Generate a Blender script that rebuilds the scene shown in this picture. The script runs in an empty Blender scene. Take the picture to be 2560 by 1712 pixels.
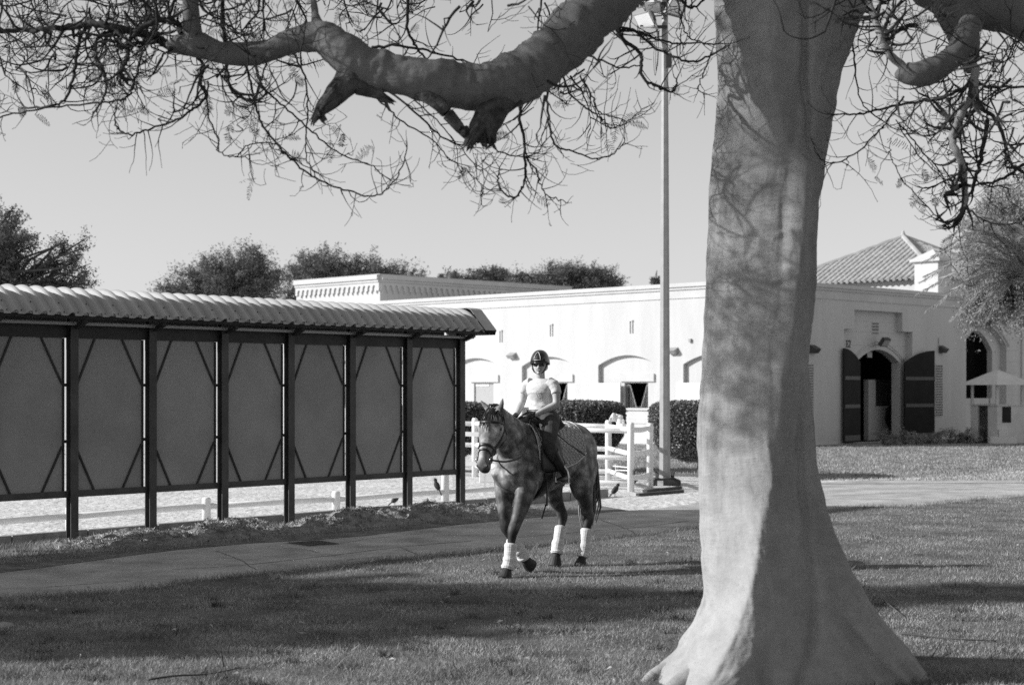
import bpy, bmesh, math, random
import numpy as np
from mathutils import Vector, Matrix, noise
from mathutils.bvhtree import BVHTree
from mathutils.geometry import tessellate_polygon

# ------------------------------------------------------------------ camera, sky, sun, exposure
SC = bpy.context.scene
COL = SC.collection
F, HZ, CX, H = 4000.0, 970.0, 1280.0, 2.0      # focal length and horizon row of the 2560 px wide photograph, eye height
cam_d = bpy.data.cameras.new('camera'); cam = bpy.data.objects.new('camera', cam_d); COL.objects.link(cam)
cam.location = (0, 0, H); cam.rotation_euler = (math.radians(90), 0, 0)
cam_d.sensor_width = 36.0; cam_d.lens = 36.0 * F / 2560.0
cam_d.shift_y = (HZ - 856.0) / 2560.0
cam_d.clip_start = 0.1; cam_d.clip_end = 3000
cam_d.dof.use_dof = True; cam_d.dof.focus_distance = 17.4; cam_d.dof.aperture_fstop = 2.6
SC.camera = cam
SUN_EL, SUN_AZ = math.radians(25.5), math.radians(5.0)     # low sun from the left, a touch behind the camera
S_DIR = Vector((-math.cos(SUN_AZ) * math.cos(SUN_EL), -math.sin(SUN_AZ) * math.cos(SUN_EL), math.sin(SUN_EL)))
world = bpy.data.worlds.new('World'); SC.world = world; world.use_nodes = True
wn, wl_ = world.node_tree.nodes, world.node_tree.links
wn.clear()
sky = wn.new('ShaderNodeTexSky'); sky.sky_type = 'NISHITA'; sky.sun_disc = False
sky.sun_elevation = SUN_EL; sky.sun_rotation = math.atan2(S_DIR.x, S_DIR.y)
sky.air_density = 1.0; sky.dust_density = 0.4; sky.ozone_density = 1.0
bw = wn.new('ShaderNodeRGBToBW'); bg = wn.new('ShaderNodeBackground'); wo = wn.new('ShaderNodeOutputWorld')
bg.inputs['Strength'].default_value = 0.10
pw = wn.new('ShaderNodeMath'); pw.operation = 'POWER'; pw.inputs[1].default_value = 0.5        # hazy, even sky: less contrast over the whole dome
ml = wn.new('ShaderNodeMath'); ml.operation = 'MULTIPLY'; ml.inputs[1].default_value = 2.6
wl_.new(sky.outputs[0], bw.inputs[0]); wl_.new(bw.outputs[0], pw.inputs[0]); wl_.new(pw.outputs[0], ml.inputs[0]); wl_.new(ml.outputs[0], bg.inputs['Color']); wl_.new(bg.outputs[0], wo.inputs['Surface'])
sun_d = bpy.data.lights.new('sun', 'SUN'); sun_d.energy = 5.0; sun_d.angle = math.radians(0.9); sun_d.color = (1, 1, 1)
sun = bpy.data.objects.new('sun', sun_d); COL.objects.link(sun); sun.location = S_DIR * 60
sun.rotation_euler = S_DIR.to_track_quat('Z', 'Y').to_euler()
SC.view_settings.view_transform = 'Standard'; SC.view_settings.look = 'None'
SC.view_settings.gamma = 1.0; SC.view_settings.use_curve_mapping = False
SC.view_settings.exposure = 0.25
SC.cycles.use_denoising = False
SC.cycles.max_bounces = 6; SC.cycles.diffuse_bounces = 3; SC.cycles.glossy_bounces = 2; SC.cycles.transparent_max_bounces = 4
SC.cycles.sample_clamp_indirect = 6.0

# ------------------------------------------------------------------ helpers
rng = np.random.default_rng(7); random.seed(7)
Z = Vector((0, 0, 1))
def at(px, py, Y): return Vector(((px - CX) * Y / F, Y, H + (HZ - py) * Y / F))
def gp(px, py, z=0.0): return at(px, py, (H - z) * F / (py - HZ))

def grey(v): return (v, v, v, 1.0)
MATS = {}
def mat(name, col, rough=0.8, var=0.0, scale=4.0, detail=5, bump=0.0, bscale=40.0, spec=0.3, metal=0.0, stretch=None, island=0.0, trans=0.0, lo=0.35, hi=0.65, bdist=0.02, coat=0.0):
    m = bpy.data.materials.new(name); m.use_nodes = True; MATS[name] = m
    n, l = m.node_tree.nodes, m.node_tree.links
    b = n['Principled BSDF']
    b.inputs['Roughness'].default_value = rough; b.inputs['Metallic'].default_value = metal
    b.inputs['Specular IOR Level'].default_value = spec
    b.inputs['Coat Weight'].default_value = coat
    b.inputs['Base Color'].default_value = grey(col)
    tc = n.new('ShaderNodeTexCoord'); vec = tc.outputs['Object']
    if stretch:
        mp = n.new('ShaderNodeMapping'); mp.inputs['Scale'].default_value = stretch
        l.new(vec, mp.inputs['Vector']); vec = mp.outputs['Vector']
    out = None
    if var > 0:
        no = n.new('ShaderNodeTexNoise'); no.inputs['Scale'].default_value = scale; no.inputs['Detail'].default_value = detail
        no.inputs['Roughness'].default_value = 0.62
        l.new(vec, no.inputs['Vector'])
        mr = n.new('ShaderNodeMapRange'); mr.inputs['From Min'].default_value = lo; mr.inputs['From Max'].default_value = hi
        mr.inputs['To Min'].default_value = col * (1 - var); mr.inputs['To Max'].default_value = col * (1 + var)
        l.new(no.outputs['Fac'], mr.inputs['Value']); out = mr.outputs['Result']
    if island > 0:
        ge = n.new('ShaderNodeNewGeometry'); mr2 = n.new('ShaderNodeMapRange')
        mr2.inputs['To Min'].default_value = 1 - island; mr2.inputs['To Max'].default_value = 1 + island
        l.new(ge.outputs['Random Per Island'], mr2.inputs['Value'])
        mu = n.new('ShaderNodeMath'); mu.operation = 'MULTIPLY'
        if out: l.new(out, mu.inputs[0])
        else: mu.inputs[0].default_value = col
        l.new(mr2.outputs['Result'], mu.inputs[1]); out = mu.outputs[0]
    if out: l.new(out, b.inputs['Base Color'])
    if bump > 0:
        nb = n.new('ShaderNodeTexNoise'); nb.inputs['Scale'].default_value = bscale; nb.inputs['Detail'].default_value = 6
        l.new(vec, nb.inputs['Vector'])
        bp = n.new('ShaderNodeBump'); bp.inputs['Strength'].default_value = bump; bp.inputs['Distance'].default_value = bdist
        l.new(nb.outputs['Fac'], bp.inputs['Height']); l.new(bp.outputs['Normal'], b.inputs['Normal'])
    if trans > 0:
        tr = n.new('ShaderNodeBsdfTranslucent'); mx = n.new('ShaderNodeMixShader'); mx.inputs[0].default_value = trans
        if out: l.new(out, tr.inputs['Color'])
        else: tr.inputs['Color'].default_value = grey(col)
        mo = n['Material Output']
        l.new(b.outputs[0], mx.inputs[1]); l.new(tr.outputs[0], mx.inputs[2]); l.new(mx.outputs[0], mo.inputs['Surface'])
    return m

INV = {}
def thing(name, label, cat, loc=(0, 0, 0), group=None, rotz=0.0):
    o = bpy.data.objects.new(name, None); COL.objects.link(o)
    o.empty_display_size = 0.2
    o.location = loc; o.rotation_euler = (0, 0, rotz)
    INV[o.name] = (Matrix.Translation(Vector(loc)) @ Matrix.Rotation(rotz, 4, 'Z')).inverted()
    tag(o, label, cat, group)
    return o
def tag(o, label=None, cat=None, group=None, kind=None):
    if label: o['label'] = label
    if cat: o['category'] = cat
    if group: o['group'] = group
    if kind: o['kind'] = kind
    return o
def link(name, me, parent=None, local=False):
    o = bpy.data.objects.new(name, me); COL.objects.link(o)
    if parent is not None:
        o.parent = parent
        if not local and parent.name in INV: o.matrix_parent_inverse = INV[parent.name]
    return o
def np_mesh(name, verts, faces, m, smooth=False):
    """verts (n,3), faces (k,3) or (k,4) arrays"""
    verts = np.asarray(verts, dtype=np.float32); faces = np.asarray(faces, dtype=np.int32)
    me = bpy.data.meshes.new(name)
    k = faces.shape[1]
    me.vertices.add(len(verts)); me.vertices.foreach_set('co', verts.ravel())
    me.loops.add(faces.size); me.loops.foreach_set('vertex_index', faces.ravel())
    me.polygons.add(len(faces))
    me.polygons.foreach_set('loop_start', np.arange(0, faces.size, k, dtype=np.int32))
    me.polygons.foreach_set('loop_total', np.full(len(faces), k, dtype=np.int32))
    if smooth: me.polygons.foreach_set('use_smooth', np.ones(len(faces), dtype=bool))
    me.update(calc_edges=True); me.validate()
    if m: me.materials.append(m)
    return me

class MB:
    def __init__(s): s.v = []; s.f = []
    def add(s, vs, fs):
        b = len(s.v); s.v += [tuple(v) for v in vs]; s.f += [tuple(i + b for i in f) for f in fs]; return s
    def quad(s, a, b, c, d): return s.add([a, b, c, d], [(0, 1, 2, 3)])
    def obox(s, o, a, b, c):
        o, a, b, c = Vector(o), Vector(a), Vector(b), Vector(c)
        if a.cross(b).dot(c) < 0: a, b = b, a
        vs = [o, o + a, o + a + b, o + b, o + c, o + a + c, o + a + b + c, o + b + c]
        return s.add(vs, [(3, 2, 1, 0), (4, 5, 6, 7), (0, 1, 5, 4), (1, 2, 6, 5), (2, 3, 7, 6), (3, 0, 4, 7)])
    def box(s, x0, x1, y0, y1, z0, z1): return s.obox((x0, y0, z0), (x1 - x0, 0, 0), (0, y1 - y0, 0), (0, 0, z1 - z0))
    def bar(s, p, q, w, h, up=Z):
        p, q = Vector(p), Vector(q); t = (q - p).normalized(); up = Vector(up)
        a = t.cross(up)
        if a.length < 1e-4: a = t.cross(Vector((1, 0, 0)))
        a.normalize(); b = a.cross(t).normalized()
        return s.obox(p - a * w / 2 - b * h / 2, a * w, q - p, b * h)
    def rings(s, rs, cap=True, closed=True):
        n = len(rs[0]); b = len(s.v)
        for r in rs: s.v += [tuple(p) for p in r]
        for i in range(len(rs) - 1):
            for j in range(n if closed else n - 1):
                k = (j + 1) % n
                s.f.append((b + i * n + j, b + i * n + k, b + (i + 1) * n + k, b + (i + 1) * n + j))
        if cap:
            s.f.append(tuple(b + j for j in reversed(range(n))))
            s.f.append(tuple(b + (len(rs) - 1) * n + j for j in range(n)))
        return s
    def tube(s, pts, rad, n=8, ref=None, rb=None, cap=True):
        pts = [Vector(p) for p in pts]; m = len(pts)
        if not hasattr(rad, '__len__'): rad = [rad] * m
        if rb is None: rb = rad
        ref = Vector(ref) if ref else None
        rs = []; pa = None
        for i in range(m):
            t = (pts[min(i + 1, m - 1)] - pts[max(i - 1, 0)])
            t = t.normalized() if t.length > 1e-9 else Z
            a = ref if ref is not None else pa
            if a is None: a = Vector((0, 0, 1)) if abs(t.z) < 0.9 else Vector((1, 0, 0))
            a = a - t * a.dot(t)
            if a.length < 1e-5: a = t.orthogonal()
            a.normalize(); c = t.cross(a); pa = a
            rs.append([pts[i] + a * (rad[i] * math.cos(2 * math.pi * j / n)) + c * (rb[i] * math.sin(2 * math.pi * j / n)) for j in range(n)])
        return s.rings(rs, cap)
    def prism(s, poly, o, U, V, D):
        """2-D polygon in the frame o,U,V extruded along D"""
        o, U, V, D = Vector(o), Vector(U), Vector(V), Vector(D)
        n = len(poly)
        a = [o + U * x + V * y for x, y in poly]; b_ = [p + D for p in a]
        base = len(s.v); s.v += [tuple(p) for p in a + b_]
        tri = tessellate_polygon([[Vector((x, y, 0)) for x, y in poly]])
        for t in tri:
            s.f.append(tuple(base + i for i in t)); s.f.append(tuple(base + n + i for i in reversed(t)))
        for i in range(n):
            j = (i + 1) % n; s.f.append((base + i, base + j, base + n + j, base + n + i))
        return s
    def lathe(s, c, prof, n=16):
        c = Vector(c)
        return s.rings([[c + Vector((r * math.cos(2 * math.pi * j / n), r * math.sin(2 * math.pi * j / n), z)) for j in range(n)] for r, z in prof])
    def mesh(s, name, m, smooth=False, fixn=True):
        me = bpy.data.meshes.new(name); me.from_pydata(s.v, [], s.f)
        if fixn:
            bm = bmesh.new(); bm.from_mesh(me); bmesh.ops.recalc_face_normals(bm, faces=bm.faces); bm.to_mesh(me); bm.free()
        if smooth: me.polygons.foreach_set('use_smooth', np.ones(len(me.polygons), dtype=bool))
        me.update()
        if m: me.materials.append(m)
        return me
    def build(s, name, m, parent=None, smooth=False, local=False, fixn=True):
        return link(name, s.mesh(name, m, smooth, fixn), parent, local)

def crom(ctrl, per=8):
    """Catmull-Rom through rows of numbers"""
    P = [np.array(c, float) for c in ctrl]; P = [2 * P[0] - P[1]] + P + [2 * P[-1] - P[-2]]; out = []
    for i in range(1, len(P) - 2):
        for k in range(per):
            t = k / per
            out.append(0.5 * (2 * P[i] + (P[i + 1] - P[i - 1]) * t + (2 * P[i - 1] - 5 * P[i] + 4 * P[i + 1] - P[i + 2]) * t * t + (3 * P[i] - P[i - 1] - 3 * P[i + 1] + P[i + 2]) * t ** 3))
    out.append(P[-2]); return np.array(out)

def remeshed(name, mb, voxel, it, m, parent, local=False):
    """one continuous skin over overlapping closed pieces"""
    me = mb.mesh(name + '_tmp', None); o = bpy.data.objects.new(name + '_tmp', me); COL.objects.link(o)
    r = o.modifiers.new('r', 'REMESH'); r.mode = 'VOXEL'; r.voxel_size = voxel
    if it:
        sm = o.modifiers.new('s', 'SMOOTH'); sm.factor = 0.5; sm.iterations = it
    dg = bpy.context.evaluated_depsgraph_get()
    m2 = bpy.data.meshes.new_from_object(o.evaluated_get(dg)); m2.name = name
    bpy.data.objects.remove(o); bpy.data.meshes.remove(me)
    m2.polygons.foreach_set('use_smooth', np.ones(len(m2.polygons), dtype=bool))
    m2.materials.clear(); m2.materials.append(m)
    return link(name, m2, parent, local)

def sheet(name, pts, z, m, kind='structure'):
    vs = [(p[0], p[1], z) for p in pts]
    tri = tessellate_polygon([[Vector((p[0], p[1], 0)) for p in pts]])
    mb = MB(); mb.add(vs, tri)
    me = mb.mesh(name, m)
    if me.polygons[0].normal.z < 0: me.flip_normals()
    o = link(name, me); o['kind'] = kind
    return o

# ------------------------------------------------------------------ materials
M_sand = mat('arena_sand', 0.57, 0.95, 0.16, 1.3, 8, bump=1.0, bscale=7.0, bdist=0.07)
M_asph = mat('asphalt', 0.40, 0.9, 0.28, 1.4, 12, bump=0.8, bscale=60, bdist=0.015)
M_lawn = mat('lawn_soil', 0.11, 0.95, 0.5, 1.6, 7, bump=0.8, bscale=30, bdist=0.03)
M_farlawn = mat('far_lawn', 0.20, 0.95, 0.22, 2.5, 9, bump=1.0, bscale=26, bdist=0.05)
M_verge = mat('verge_soil', 0.17, 0.95, 0.45, 3.0, 8, bump=1.0, bscale=25, bdist=0.04)
M_mound = mat('mound_soil', 0.25, 0.95, 0.5, 7.0, 8, bump=1.0, bscale=35, bdist=0.04)
M_blade = mat('grass_blade', 0.36, 0.7, 0.42, 1.3, 7, island=0.38, trans=0.3, spec=0.35)
M_weed = mat('weed_leaf', 0.16, 0.65, 0.5, 1.0, 5, island=0.8, trans=0.3, spec=0.4)
M_litter = mat('leaf_litter', 0.30, 0.9, 0.0, island=0.7)
M_conc = mat('kerb_concrete', 0.30, 0.9, 0.25, 5, 7, bump=0.4, bscale=60, bdist=0.006)
M_wall = mat('white_render', 0.51, 0.9, 0.05, 1.6, 9, bump=0.25, bscale=30, bdist=0.01, stretch=(1.2, 1.2, 0.22))
M_walltrim = mat('white_render_moulding', 0.51, 0.9, 0.06, 1.5, 6, bump=0.15, bscale=30, bdist=0.01)  # same white as the walls, for mouldings and trims
M_steel = mat('dark_painted_steel', 0.035, 0.55, 0.3, 4, 6, bump=0.1, bscale=60)
M_post = mat('grey_painted_steel', 0.075, 0.6, 0.25, 3, 7, bump=0.1, bscale=60)
M_panel = mat('grey_panel_board', 0.33, 0.8, 0.12, 1.2, 7, bump=0.12, bscale=120, bdist=0.004)
M_panelstrip = mat('panel_edge_trim', 0.42, 0.5, 0.1, 6, 4)
M_roofsh = mat('corrugated_sheet', 0.36, 0.5, 0.10, 2.0, 7, spec=0.4)
M_pvc = mat('white_pvc', 0.80, 0.45, 0.05, 3, 6, spec=0.4)
M_gutter = mat('pipe_grey', 0.4, 0.5)
def bark_material(name, col):
    m = bpy.data.materials.new(name); m.use_nodes = True; n, l = m.node_tree.nodes, m.node_tree.links; b = n['Principled BSDF']
    b.inputs['Roughness'].default_value = 0.8; b.inputs['Specular IOR Level'].default_value = 0.25
    tc = n.new('ShaderNodeTexCoord')
    def nz(scale, stretch, detail=8):
        mp = n.new('ShaderNodeMapping'); mp.inputs['Scale'].default_value = stretch; l.new(tc.outputs['Object'], mp.inputs['Vector'])
        t = n.new('ShaderNodeTexNoise'); t.inputs['Scale'].default_value = scale; t.inputs['Detail'].default_value = detail; t.inputs['Roughness'].default_value = .65; l.new(mp.outputs[0], t.inputs['Vector']); return t.outputs['Fac']
    def rng_(v, f0, f1, t0, t1):
        r = n.new('ShaderNodeMapRange'); r.inputs['From Min'].default_value = f0; r.inputs['From Max'].default_value = f1; r.inputs['To Min'].default_value = t0; r.inputs['To Max'].default_value = t1; l.new(v, r.inputs['Value']); return r.outputs[0]
    def mul(a, b_, op='MULTIPLY'):
        x = n.new('ShaderNodeMath'); x.operation = op
        for i, v in enumerate((a, b_)):
            if isinstance(v, float): x.inputs[i].default_value = v
            else: l.new(v, x.inputs[i])
        return x.outputs[0]
    blot = rng_(nz(2.2, (1, 1, .7)), .35, .65, .86, 1.12)
    fine = rng_(nz(6, (1, 1, 2.2)), .3, .7, .88, 1.10)
    grain = rng_(nz(50, (1, 1, .3)), .3, .7, .93, 1.06)
    vo = n.new('ShaderNodeTexVoronoi'); vo.inputs['Scale'].default_value = 30; vo.inputs['Randomness'].default_value = 1
    mp = n.new('ShaderNodeMapping'); mp.inputs['Scale'].default_value = (1, 1, 2.6); l.new(tc.outputs['Object'], mp.inputs['Vector']); l.new(mp.outputs[0], vo.inputs['Vector'])
    spot = rng_(vo.outputs['Distance'], .10, .24, .62, 1.0); gate = rng_(nz(4.0, (1, 1, 1)), .46, .56, 0.0, 1.0)
    sp = mul(mul(1.0, mul(mul(1.0, spot, 'SUBTRACT'), gate), 'SUBTRACT'), 1.0)
    c = mul(mul(mul(mul(blot, fine), grain), sp), col); l.new(c, b.inputs['Base Color'])
    h = mul(mul(mul(nz(11, (1, 1, 3.6)), 1.0), mul(nz(46, (1, 1, .5)), .35), 'ADD'), mul(sp, .25), 'ADD')
    bp = n.new('ShaderNodeBump'); bp.inputs['Strength'].default_value = .5; bp.inputs['Distance'].default_value = .016; l.new(h, bp.inputs['Height']); l.new(bp.outputs[0], b.inputs['Normal'])
    return m
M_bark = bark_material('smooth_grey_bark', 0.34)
M_limb = bark_material('limb_bark', 0.17)  # limb's own darker tone, with its shade worked into the colour
M_twig = mat('twig_bark', 0.045, 0.9, 0.3, 9, 5)
M_stub = mat('shaded_dead_wood', 0.08, 0.95, 0.6, 14, 6, bump=0.8, bscale=30, bdist=0.02)  # dead wood tone with the shadow under the limb darkened into it
M_frond = mat('feather_leaf', 0.07, 0.7, island=0.4, trans=0.25)
M_leaf_far = mat('far_foliage', 0.13, 0.75, 0.35, 0.7, 4, island=0.5, trans=0.3)
M_leaf_pale = mat('pale_weeping_foliage', 0.26, 0.75, 0.3, 0.9, 4, island=0.5, trans=0.25)
M_palm = mat('palm_leaflet', 0.34, 0.5, island=0.4, trans=0.25, spec=0.4)
M_leaf_hedge = mat('hedge_leaf', 0.13, 0.5, 0.2, 3, 3, island=0.6, trans=0.1, spec=0.5)
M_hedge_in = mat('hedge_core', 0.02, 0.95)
M_bark_far = mat('far_bark', 0.09, 0.9, 0.2)
M_tile = mat('barrel_tile', 0.36, 0.85, 0.18, 1.3, 6, bump=0.3, bscale=9, bdist=0.03)
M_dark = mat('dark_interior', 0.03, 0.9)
M_door = mat('dark_door_board', 0.02, 0.95, 0.2, 2, 6)
M_doorband = mat('door_band', 0.10, 0.6)
M_black = mat('black_leather', 0.018, 0.42, 0.2, 20, 4, spec=0.5)
M_metal = mat('polished_steel', 0.6, 0.25, metal=1.0)
M_lampmetal = mat('lamp_grey_metal', 0.30, 0.45, 0.1, 6, 5, spec=0.4)
M_lampdark = mat('lamp_dark_metal', 0.06, 0.5)
M_glassw = mat('flood_lens', 0.75, 0.15, spec=0.6)
M_shut = mat('grey_shutter', 0.36, 0.7, 0.06, 2, 6)
M_kiosk = mat('kiosk_paint', 0.58, 0.8, 0.08, 2, 6)
M_shutw = mat('pale_shutter', 0.66, 0.7, 0.04, 2, 6)
M_skin = mat('skin', 0.46, 0.55, 0.08, 14, 5, spec=0.4)
M_shirt = mat('white_cotton', 0.6, 0.9, 0.03, 9, 4, bump=0.5, bscale=16, bdist=0.012)
M_print = mat('shirt_print', 0.45, 0.9)
M_breech = mat('dark_breeches', 0.06, 0.85, 0.3, 16, 5, bump=0.4, bscale=22, bdist=0.01)
M_helmet = mat('helmet_shell', 0.02, 0.22, spec=0.6, coat=0.5)
M_trim = mat('helmet_trim', 0.65, 0.3)
M_lens = mat('dark_lens', 0.01, 0.08, spec=0.7)
M_teeth = mat('teeth', 0.75, 0.3)
M_hoof = mat('hoof', 0.035, 0.6, 0.3, 20)
M_wrap = mat('fleece_bandage', 0.66, 0.95, 0.06, 12, 5, bump=0.4, bscale=50, bdist=0.006)
def quilt_material():
    m = mat('quilted_pad', 0.46, 0.9); n, l = m.node_tree.nodes, m.node_tree.links; b = n['Principled BSDF']; tc = n.new('ShaderNodeTexCoord'); hs_ = []
    for r in (0.8, -0.8):
        mp = n.new('ShaderNodeMapping'); mp.inputs['Rotation'].default_value = (0, r, 0); w = n.new('ShaderNodeTexWave'); w.inputs['Scale'].default_value = 7.5; w.bands_direction = 'X'
        l.new(tc.outputs['Object'], mp.inputs['Vector']); l.new(mp.outputs[0], w.inputs['Vector']); hs_.append(w.outputs['Fac'])
    mx = n.new('ShaderNodeMath'); mx.operation = 'MINIMUM'; l.new(hs_[0], mx.inputs[0]); l.new(hs_[1], mx.inputs[1])
    bp = n.new('ShaderNodeBump'); bp.inputs['Strength'].default_value = 1.0; bp.inputs['Distance'].default_value = .03; l.new(mx.outputs[0], bp.inputs['Height']); l.new(bp.outputs[0], b.inputs['Normal'])
    mr = n.new('ShaderNodeMapRange'); mr.inputs['To Min'].default_value = .40; mr.inputs['To Max'].default_value = .66; mr.inputs['From Max'].default_value = .35; l.new(mx.outputs[0], mr.inputs['Value']); l.new(mr.outputs[0], b.inputs['Base Color'])
    return m
M_pad = quilt_material()
M_padtrim = mat('pad_piping', 0.6, 0.8)
M_tail = mat('tail_hair', 0.20, 0.7, island=0.6)
M_mane = mat('mane_hair', 0.03, 0.6, island=0.4)
M_bird = mat('dark_plumage', 0.035, 0.7, 0.5, 30)
M_beak = mat('beak', 0.4, 0.5)
M_ink = mat('sign_ink', 0.03, 0.7)
M_iron = mat('cover_iron', 0.05, 0.8, 0.4, 8, bump=0.6, bscale=40)
M_stripe = mat('black_paint', 0.06, 0.7, 0.3, 6)
def coat_material():
    m = mat('dapple_coat', 0.2, 0.6, spec=0.3)
    n, l = m.node_tree.nodes, m.node_tree.links; b = n['Principled BSDF']
    tc = n.new('ShaderNodeTexCoord'); vo = n.new('ShaderNodeTexVoronoi'); vo.feature = 'SMOOTH_F1'; vo.inputs['Scale'].default_value = 15
    no = n.new('ShaderNodeTexNoise'); no.inputs['Scale'].default_value = 8; no.inputs['Detail'].default_value = 7
    n2 = n.new('ShaderNodeTexNoise'); n2.inputs['Scale'].default_value = 60; n2.inputs['Detail'].default_value = 4
    mxv = n.new('ShaderNodeMixRGB'); mxv.inputs[0].default_value = 0.14
    l.new(tc.outputs['Object'], mxv.inputs[1]); l.new(no.outputs['Color'], mxv.inputs[2]); l.new(mxv.outputs[0], vo.inputs['Vector'])
    l.new(tc.outputs['Object'], no.inputs['Vector']); l.new(tc.outputs['Object'], n2.inputs['Vector'])
    sx = n.new('ShaderNodeSeparateXYZ'); l.new(tc.outputs['Object'], sx.inputs[0])
    leg = n.new('ShaderNodeMapRange'); leg.inputs['From Min'].default_value = 0.45; leg.inputs['From Max'].default_value = 1.08      # coat darkens down the legs
    leg.inputs['To Min'].default_value = 0.13; leg.inputs['To Max'].default_value = 1.0; l.new(sx.outputs['Z'], leg.inputs['Value'])
    face = n.new('ShaderNodeMapRange'); face.inputs['From Min'].default_value = 0.98; face.inputs['From Max'].default_value = 1.10     # pale face
    face.inputs['To Min'].default_value = 1.0; face.inputs['To Max'].default_value = 1.55; l.new(sx.outputs['X'], face.inputs['Value'])
    muz = n.new('ShaderNodeMapRange'); muz.inputs['From Min'].default_value = 1.13; muz.inputs['From Max'].default_value = 1.26     # dark muzzle
    muz.inputs['To Min'].default_value = 0.16; muz.inputs['To Max'].default_value = 1.0; l.new(sx.outputs['Z'], muz.inputs['Value'])
    isf = n.new('ShaderNodeMath'); isf.operation = 'GREATER_THAN'; isf.inputs[1].default_value = 0.98; l.new(sx.outputs['X'], isf.inputs[0])
    mz = n.new('ShaderNodeMix'); mz.data_type = 'FLOAT'; l.new(isf.outputs[0], mz.inputs[0]); mz.inputs[2].default_value = 1.0; l.new(muz.outputs[0], mz.inputs[3])
    dap = n.new('ShaderNodeMapRange'); dap.inputs['From Min'].default_value = 0.15; dap.inputs['From Max'].default_value = 0.75
    dap.inputs['To Min'].default_value = 0.36; dap.inputs['To Max'].default_value = 0.075; l.new(vo.outputs['Distance'], dap.inputs['Value'])
    var = n.new('ShaderNodeMapRange'); var.inputs['From Min'].default_value = 0.3; var.inputs['From Max'].default_value = 0.7
    var.inputs['To Min'].default_value = 0.42; var.inputs['To Max'].default_value = 1.5; l.new(no.outputs['Fac'], var.inputs['Value'])
    v2 = n.new('ShaderNodeMapRange'); v2.inputs['From Min'].default_value = 0.3; v2.inputs['From Max'].default_value = 0.7
    v2.inputs['To Min'].default_value = 0.8; v2.inputs['To Max'].default_value = 1.2; l.new(n2.outputs['Fac'], v2.inputs['Value'])
    cur = dap.outputs[0]
    for o in (var.outputs[0], v2.outputs[0], leg.outputs[0], face.outputs[0], mz.outputs[0]):
        mu = n.new('ShaderNodeMath'); mu.operation = 'MULTIPLY'; l.new(cur, mu.inputs[0]); l.new(o, mu.inputs[1]); cur = mu.outputs[0]
    l.new(cur, b.inputs['Base Color'])
    bp = n.new('ShaderNodeBump'); bp.inputs['Strength'].default_value = 0.25; bp.inputs['Distance'].default_value = 0.01
    l.new(no.outputs['Fac'], bp.inputs['Height']); l.new(bp.outputs['Normal'], b.inputs['Normal'])
    return m
M_coat = coat_material()

# ------------------------------------------------------------------ ground, path, lawns
ground_pts = [(-900, -300), (900, -300), (900, 1500), (-900, 1500)]
sheet('ground', ground_pts, 0.0, M_sand)
NE = [(-700, 1600), (-400, 1548), (0, 1500), (300, 1478), (600, 1442), (900, 1408), (1150, 1385), (1400, 1360), (1710, 1325), (2070, 1274), (2305, 1265), (2390, 1254), (2560, 1241), (2900, 1220)]
FE = [(-700, 1520), (-400, 1475), (0, 1432), (210, 1405), (400, 1380), (560, 1364), (720, 1353), (850, 1345), (1100, 1318), (1265, 1300), (1500, 1282), (1710, 1262), (2060, 1206), (2380, 1196), (2560, 1182), (2900, 1170)]
NEw = [gp(*p) for p in NE]; FEw = [gp(*p) for p in FE]
def wob(pts, amp, per=6):
    c = crom([(p.x, p.y) for p in pts], per)
    return [Vector((x + amp * noise.noise((x * 1.7, y * 1.7, 0)), y + amp * noise.noise((x * 1.7, y * 1.7, 9)), 0)) for x, y in c]
NEs, FEs = wob(NEw, 0.10, 10), wob(FEw, 0.07, 8)
sheet('asphalt_path', [tuple(p) for p in NEs] + [tuple(p) for p in reversed(FEs)], 0.004, M_asph)
apath = bpy.data.objects['asphalt_path']
def crack(pts, w):
    c = [gp(px, py) for px, py in pts]; c = crom([(p.x, p.y) for p in c], 7); mb = MB(); L1, R1 = [], []
    for i, (x, y) in enumerate(c):
        d = c[min(i + 1, len(c) - 1)] - c[max(i - 1, 0)]; d = d / (np.hypot(*d) + 1e-9); ww_ = w * (0.4 + 0.9 * abs(noise.noise((x * 4, y * 4, 2)))) ; jx = .03 * noise.noise((x * 5, y * 5, 1))
        L1.append(Vector((x - d[1] * (ww_ + jx), y + d[0] * (ww_ + jx), .008))); R1.append(Vector((x + d[1] * (ww_ - jx), y - d[0] * (ww_ - jx), .008)))
    mb.rings([L1, R1], cap=False, closed=False); o = mb.build('crack', M_iron, apath, local=True)
    if o.data.polygons[0].normal.z < 0: o.data.flip_normals()
for cpts, cw in (([(430, 1424), (620, 1412), (860, 1385), (1000, 1368), (1180, 1352)], .022), ([(870, 1400), (930, 1394), (990, 1389)], .02), ([(1280, 1345), (1450, 1330), (1600, 1318), (1720, 1303)], .022), ([(705, 1370), (760, 1374), (800, 1382)], .02), ([(850, 1358), (950, 1344), (1060, 1334)], .016), ([(90, 1470), (200, 1462), (330, 1452)], .016), ([(1000, 1368), (1040, 1385), (1060, 1396)], .014), ([(1500, 1300), (1560, 1320), (1590, 1335)], .012), ([(2080, 1240), (2250, 1232), (2450, 1222)], .02), ([(540, 1378), (600, 1400), (640, 1425)], .012)):
    crack(cpts, cw * .6)
lawn_poly = [(NEs[0].x - 8, NEs[0].y - 2, 0)] + [tuple(p) for p in NEs] + [(22, 30, 0), (22, 2, 0), (-18, 2, 0)]
sheet('lawn', lawn_poly, 0.010, M_lawn)
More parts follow.
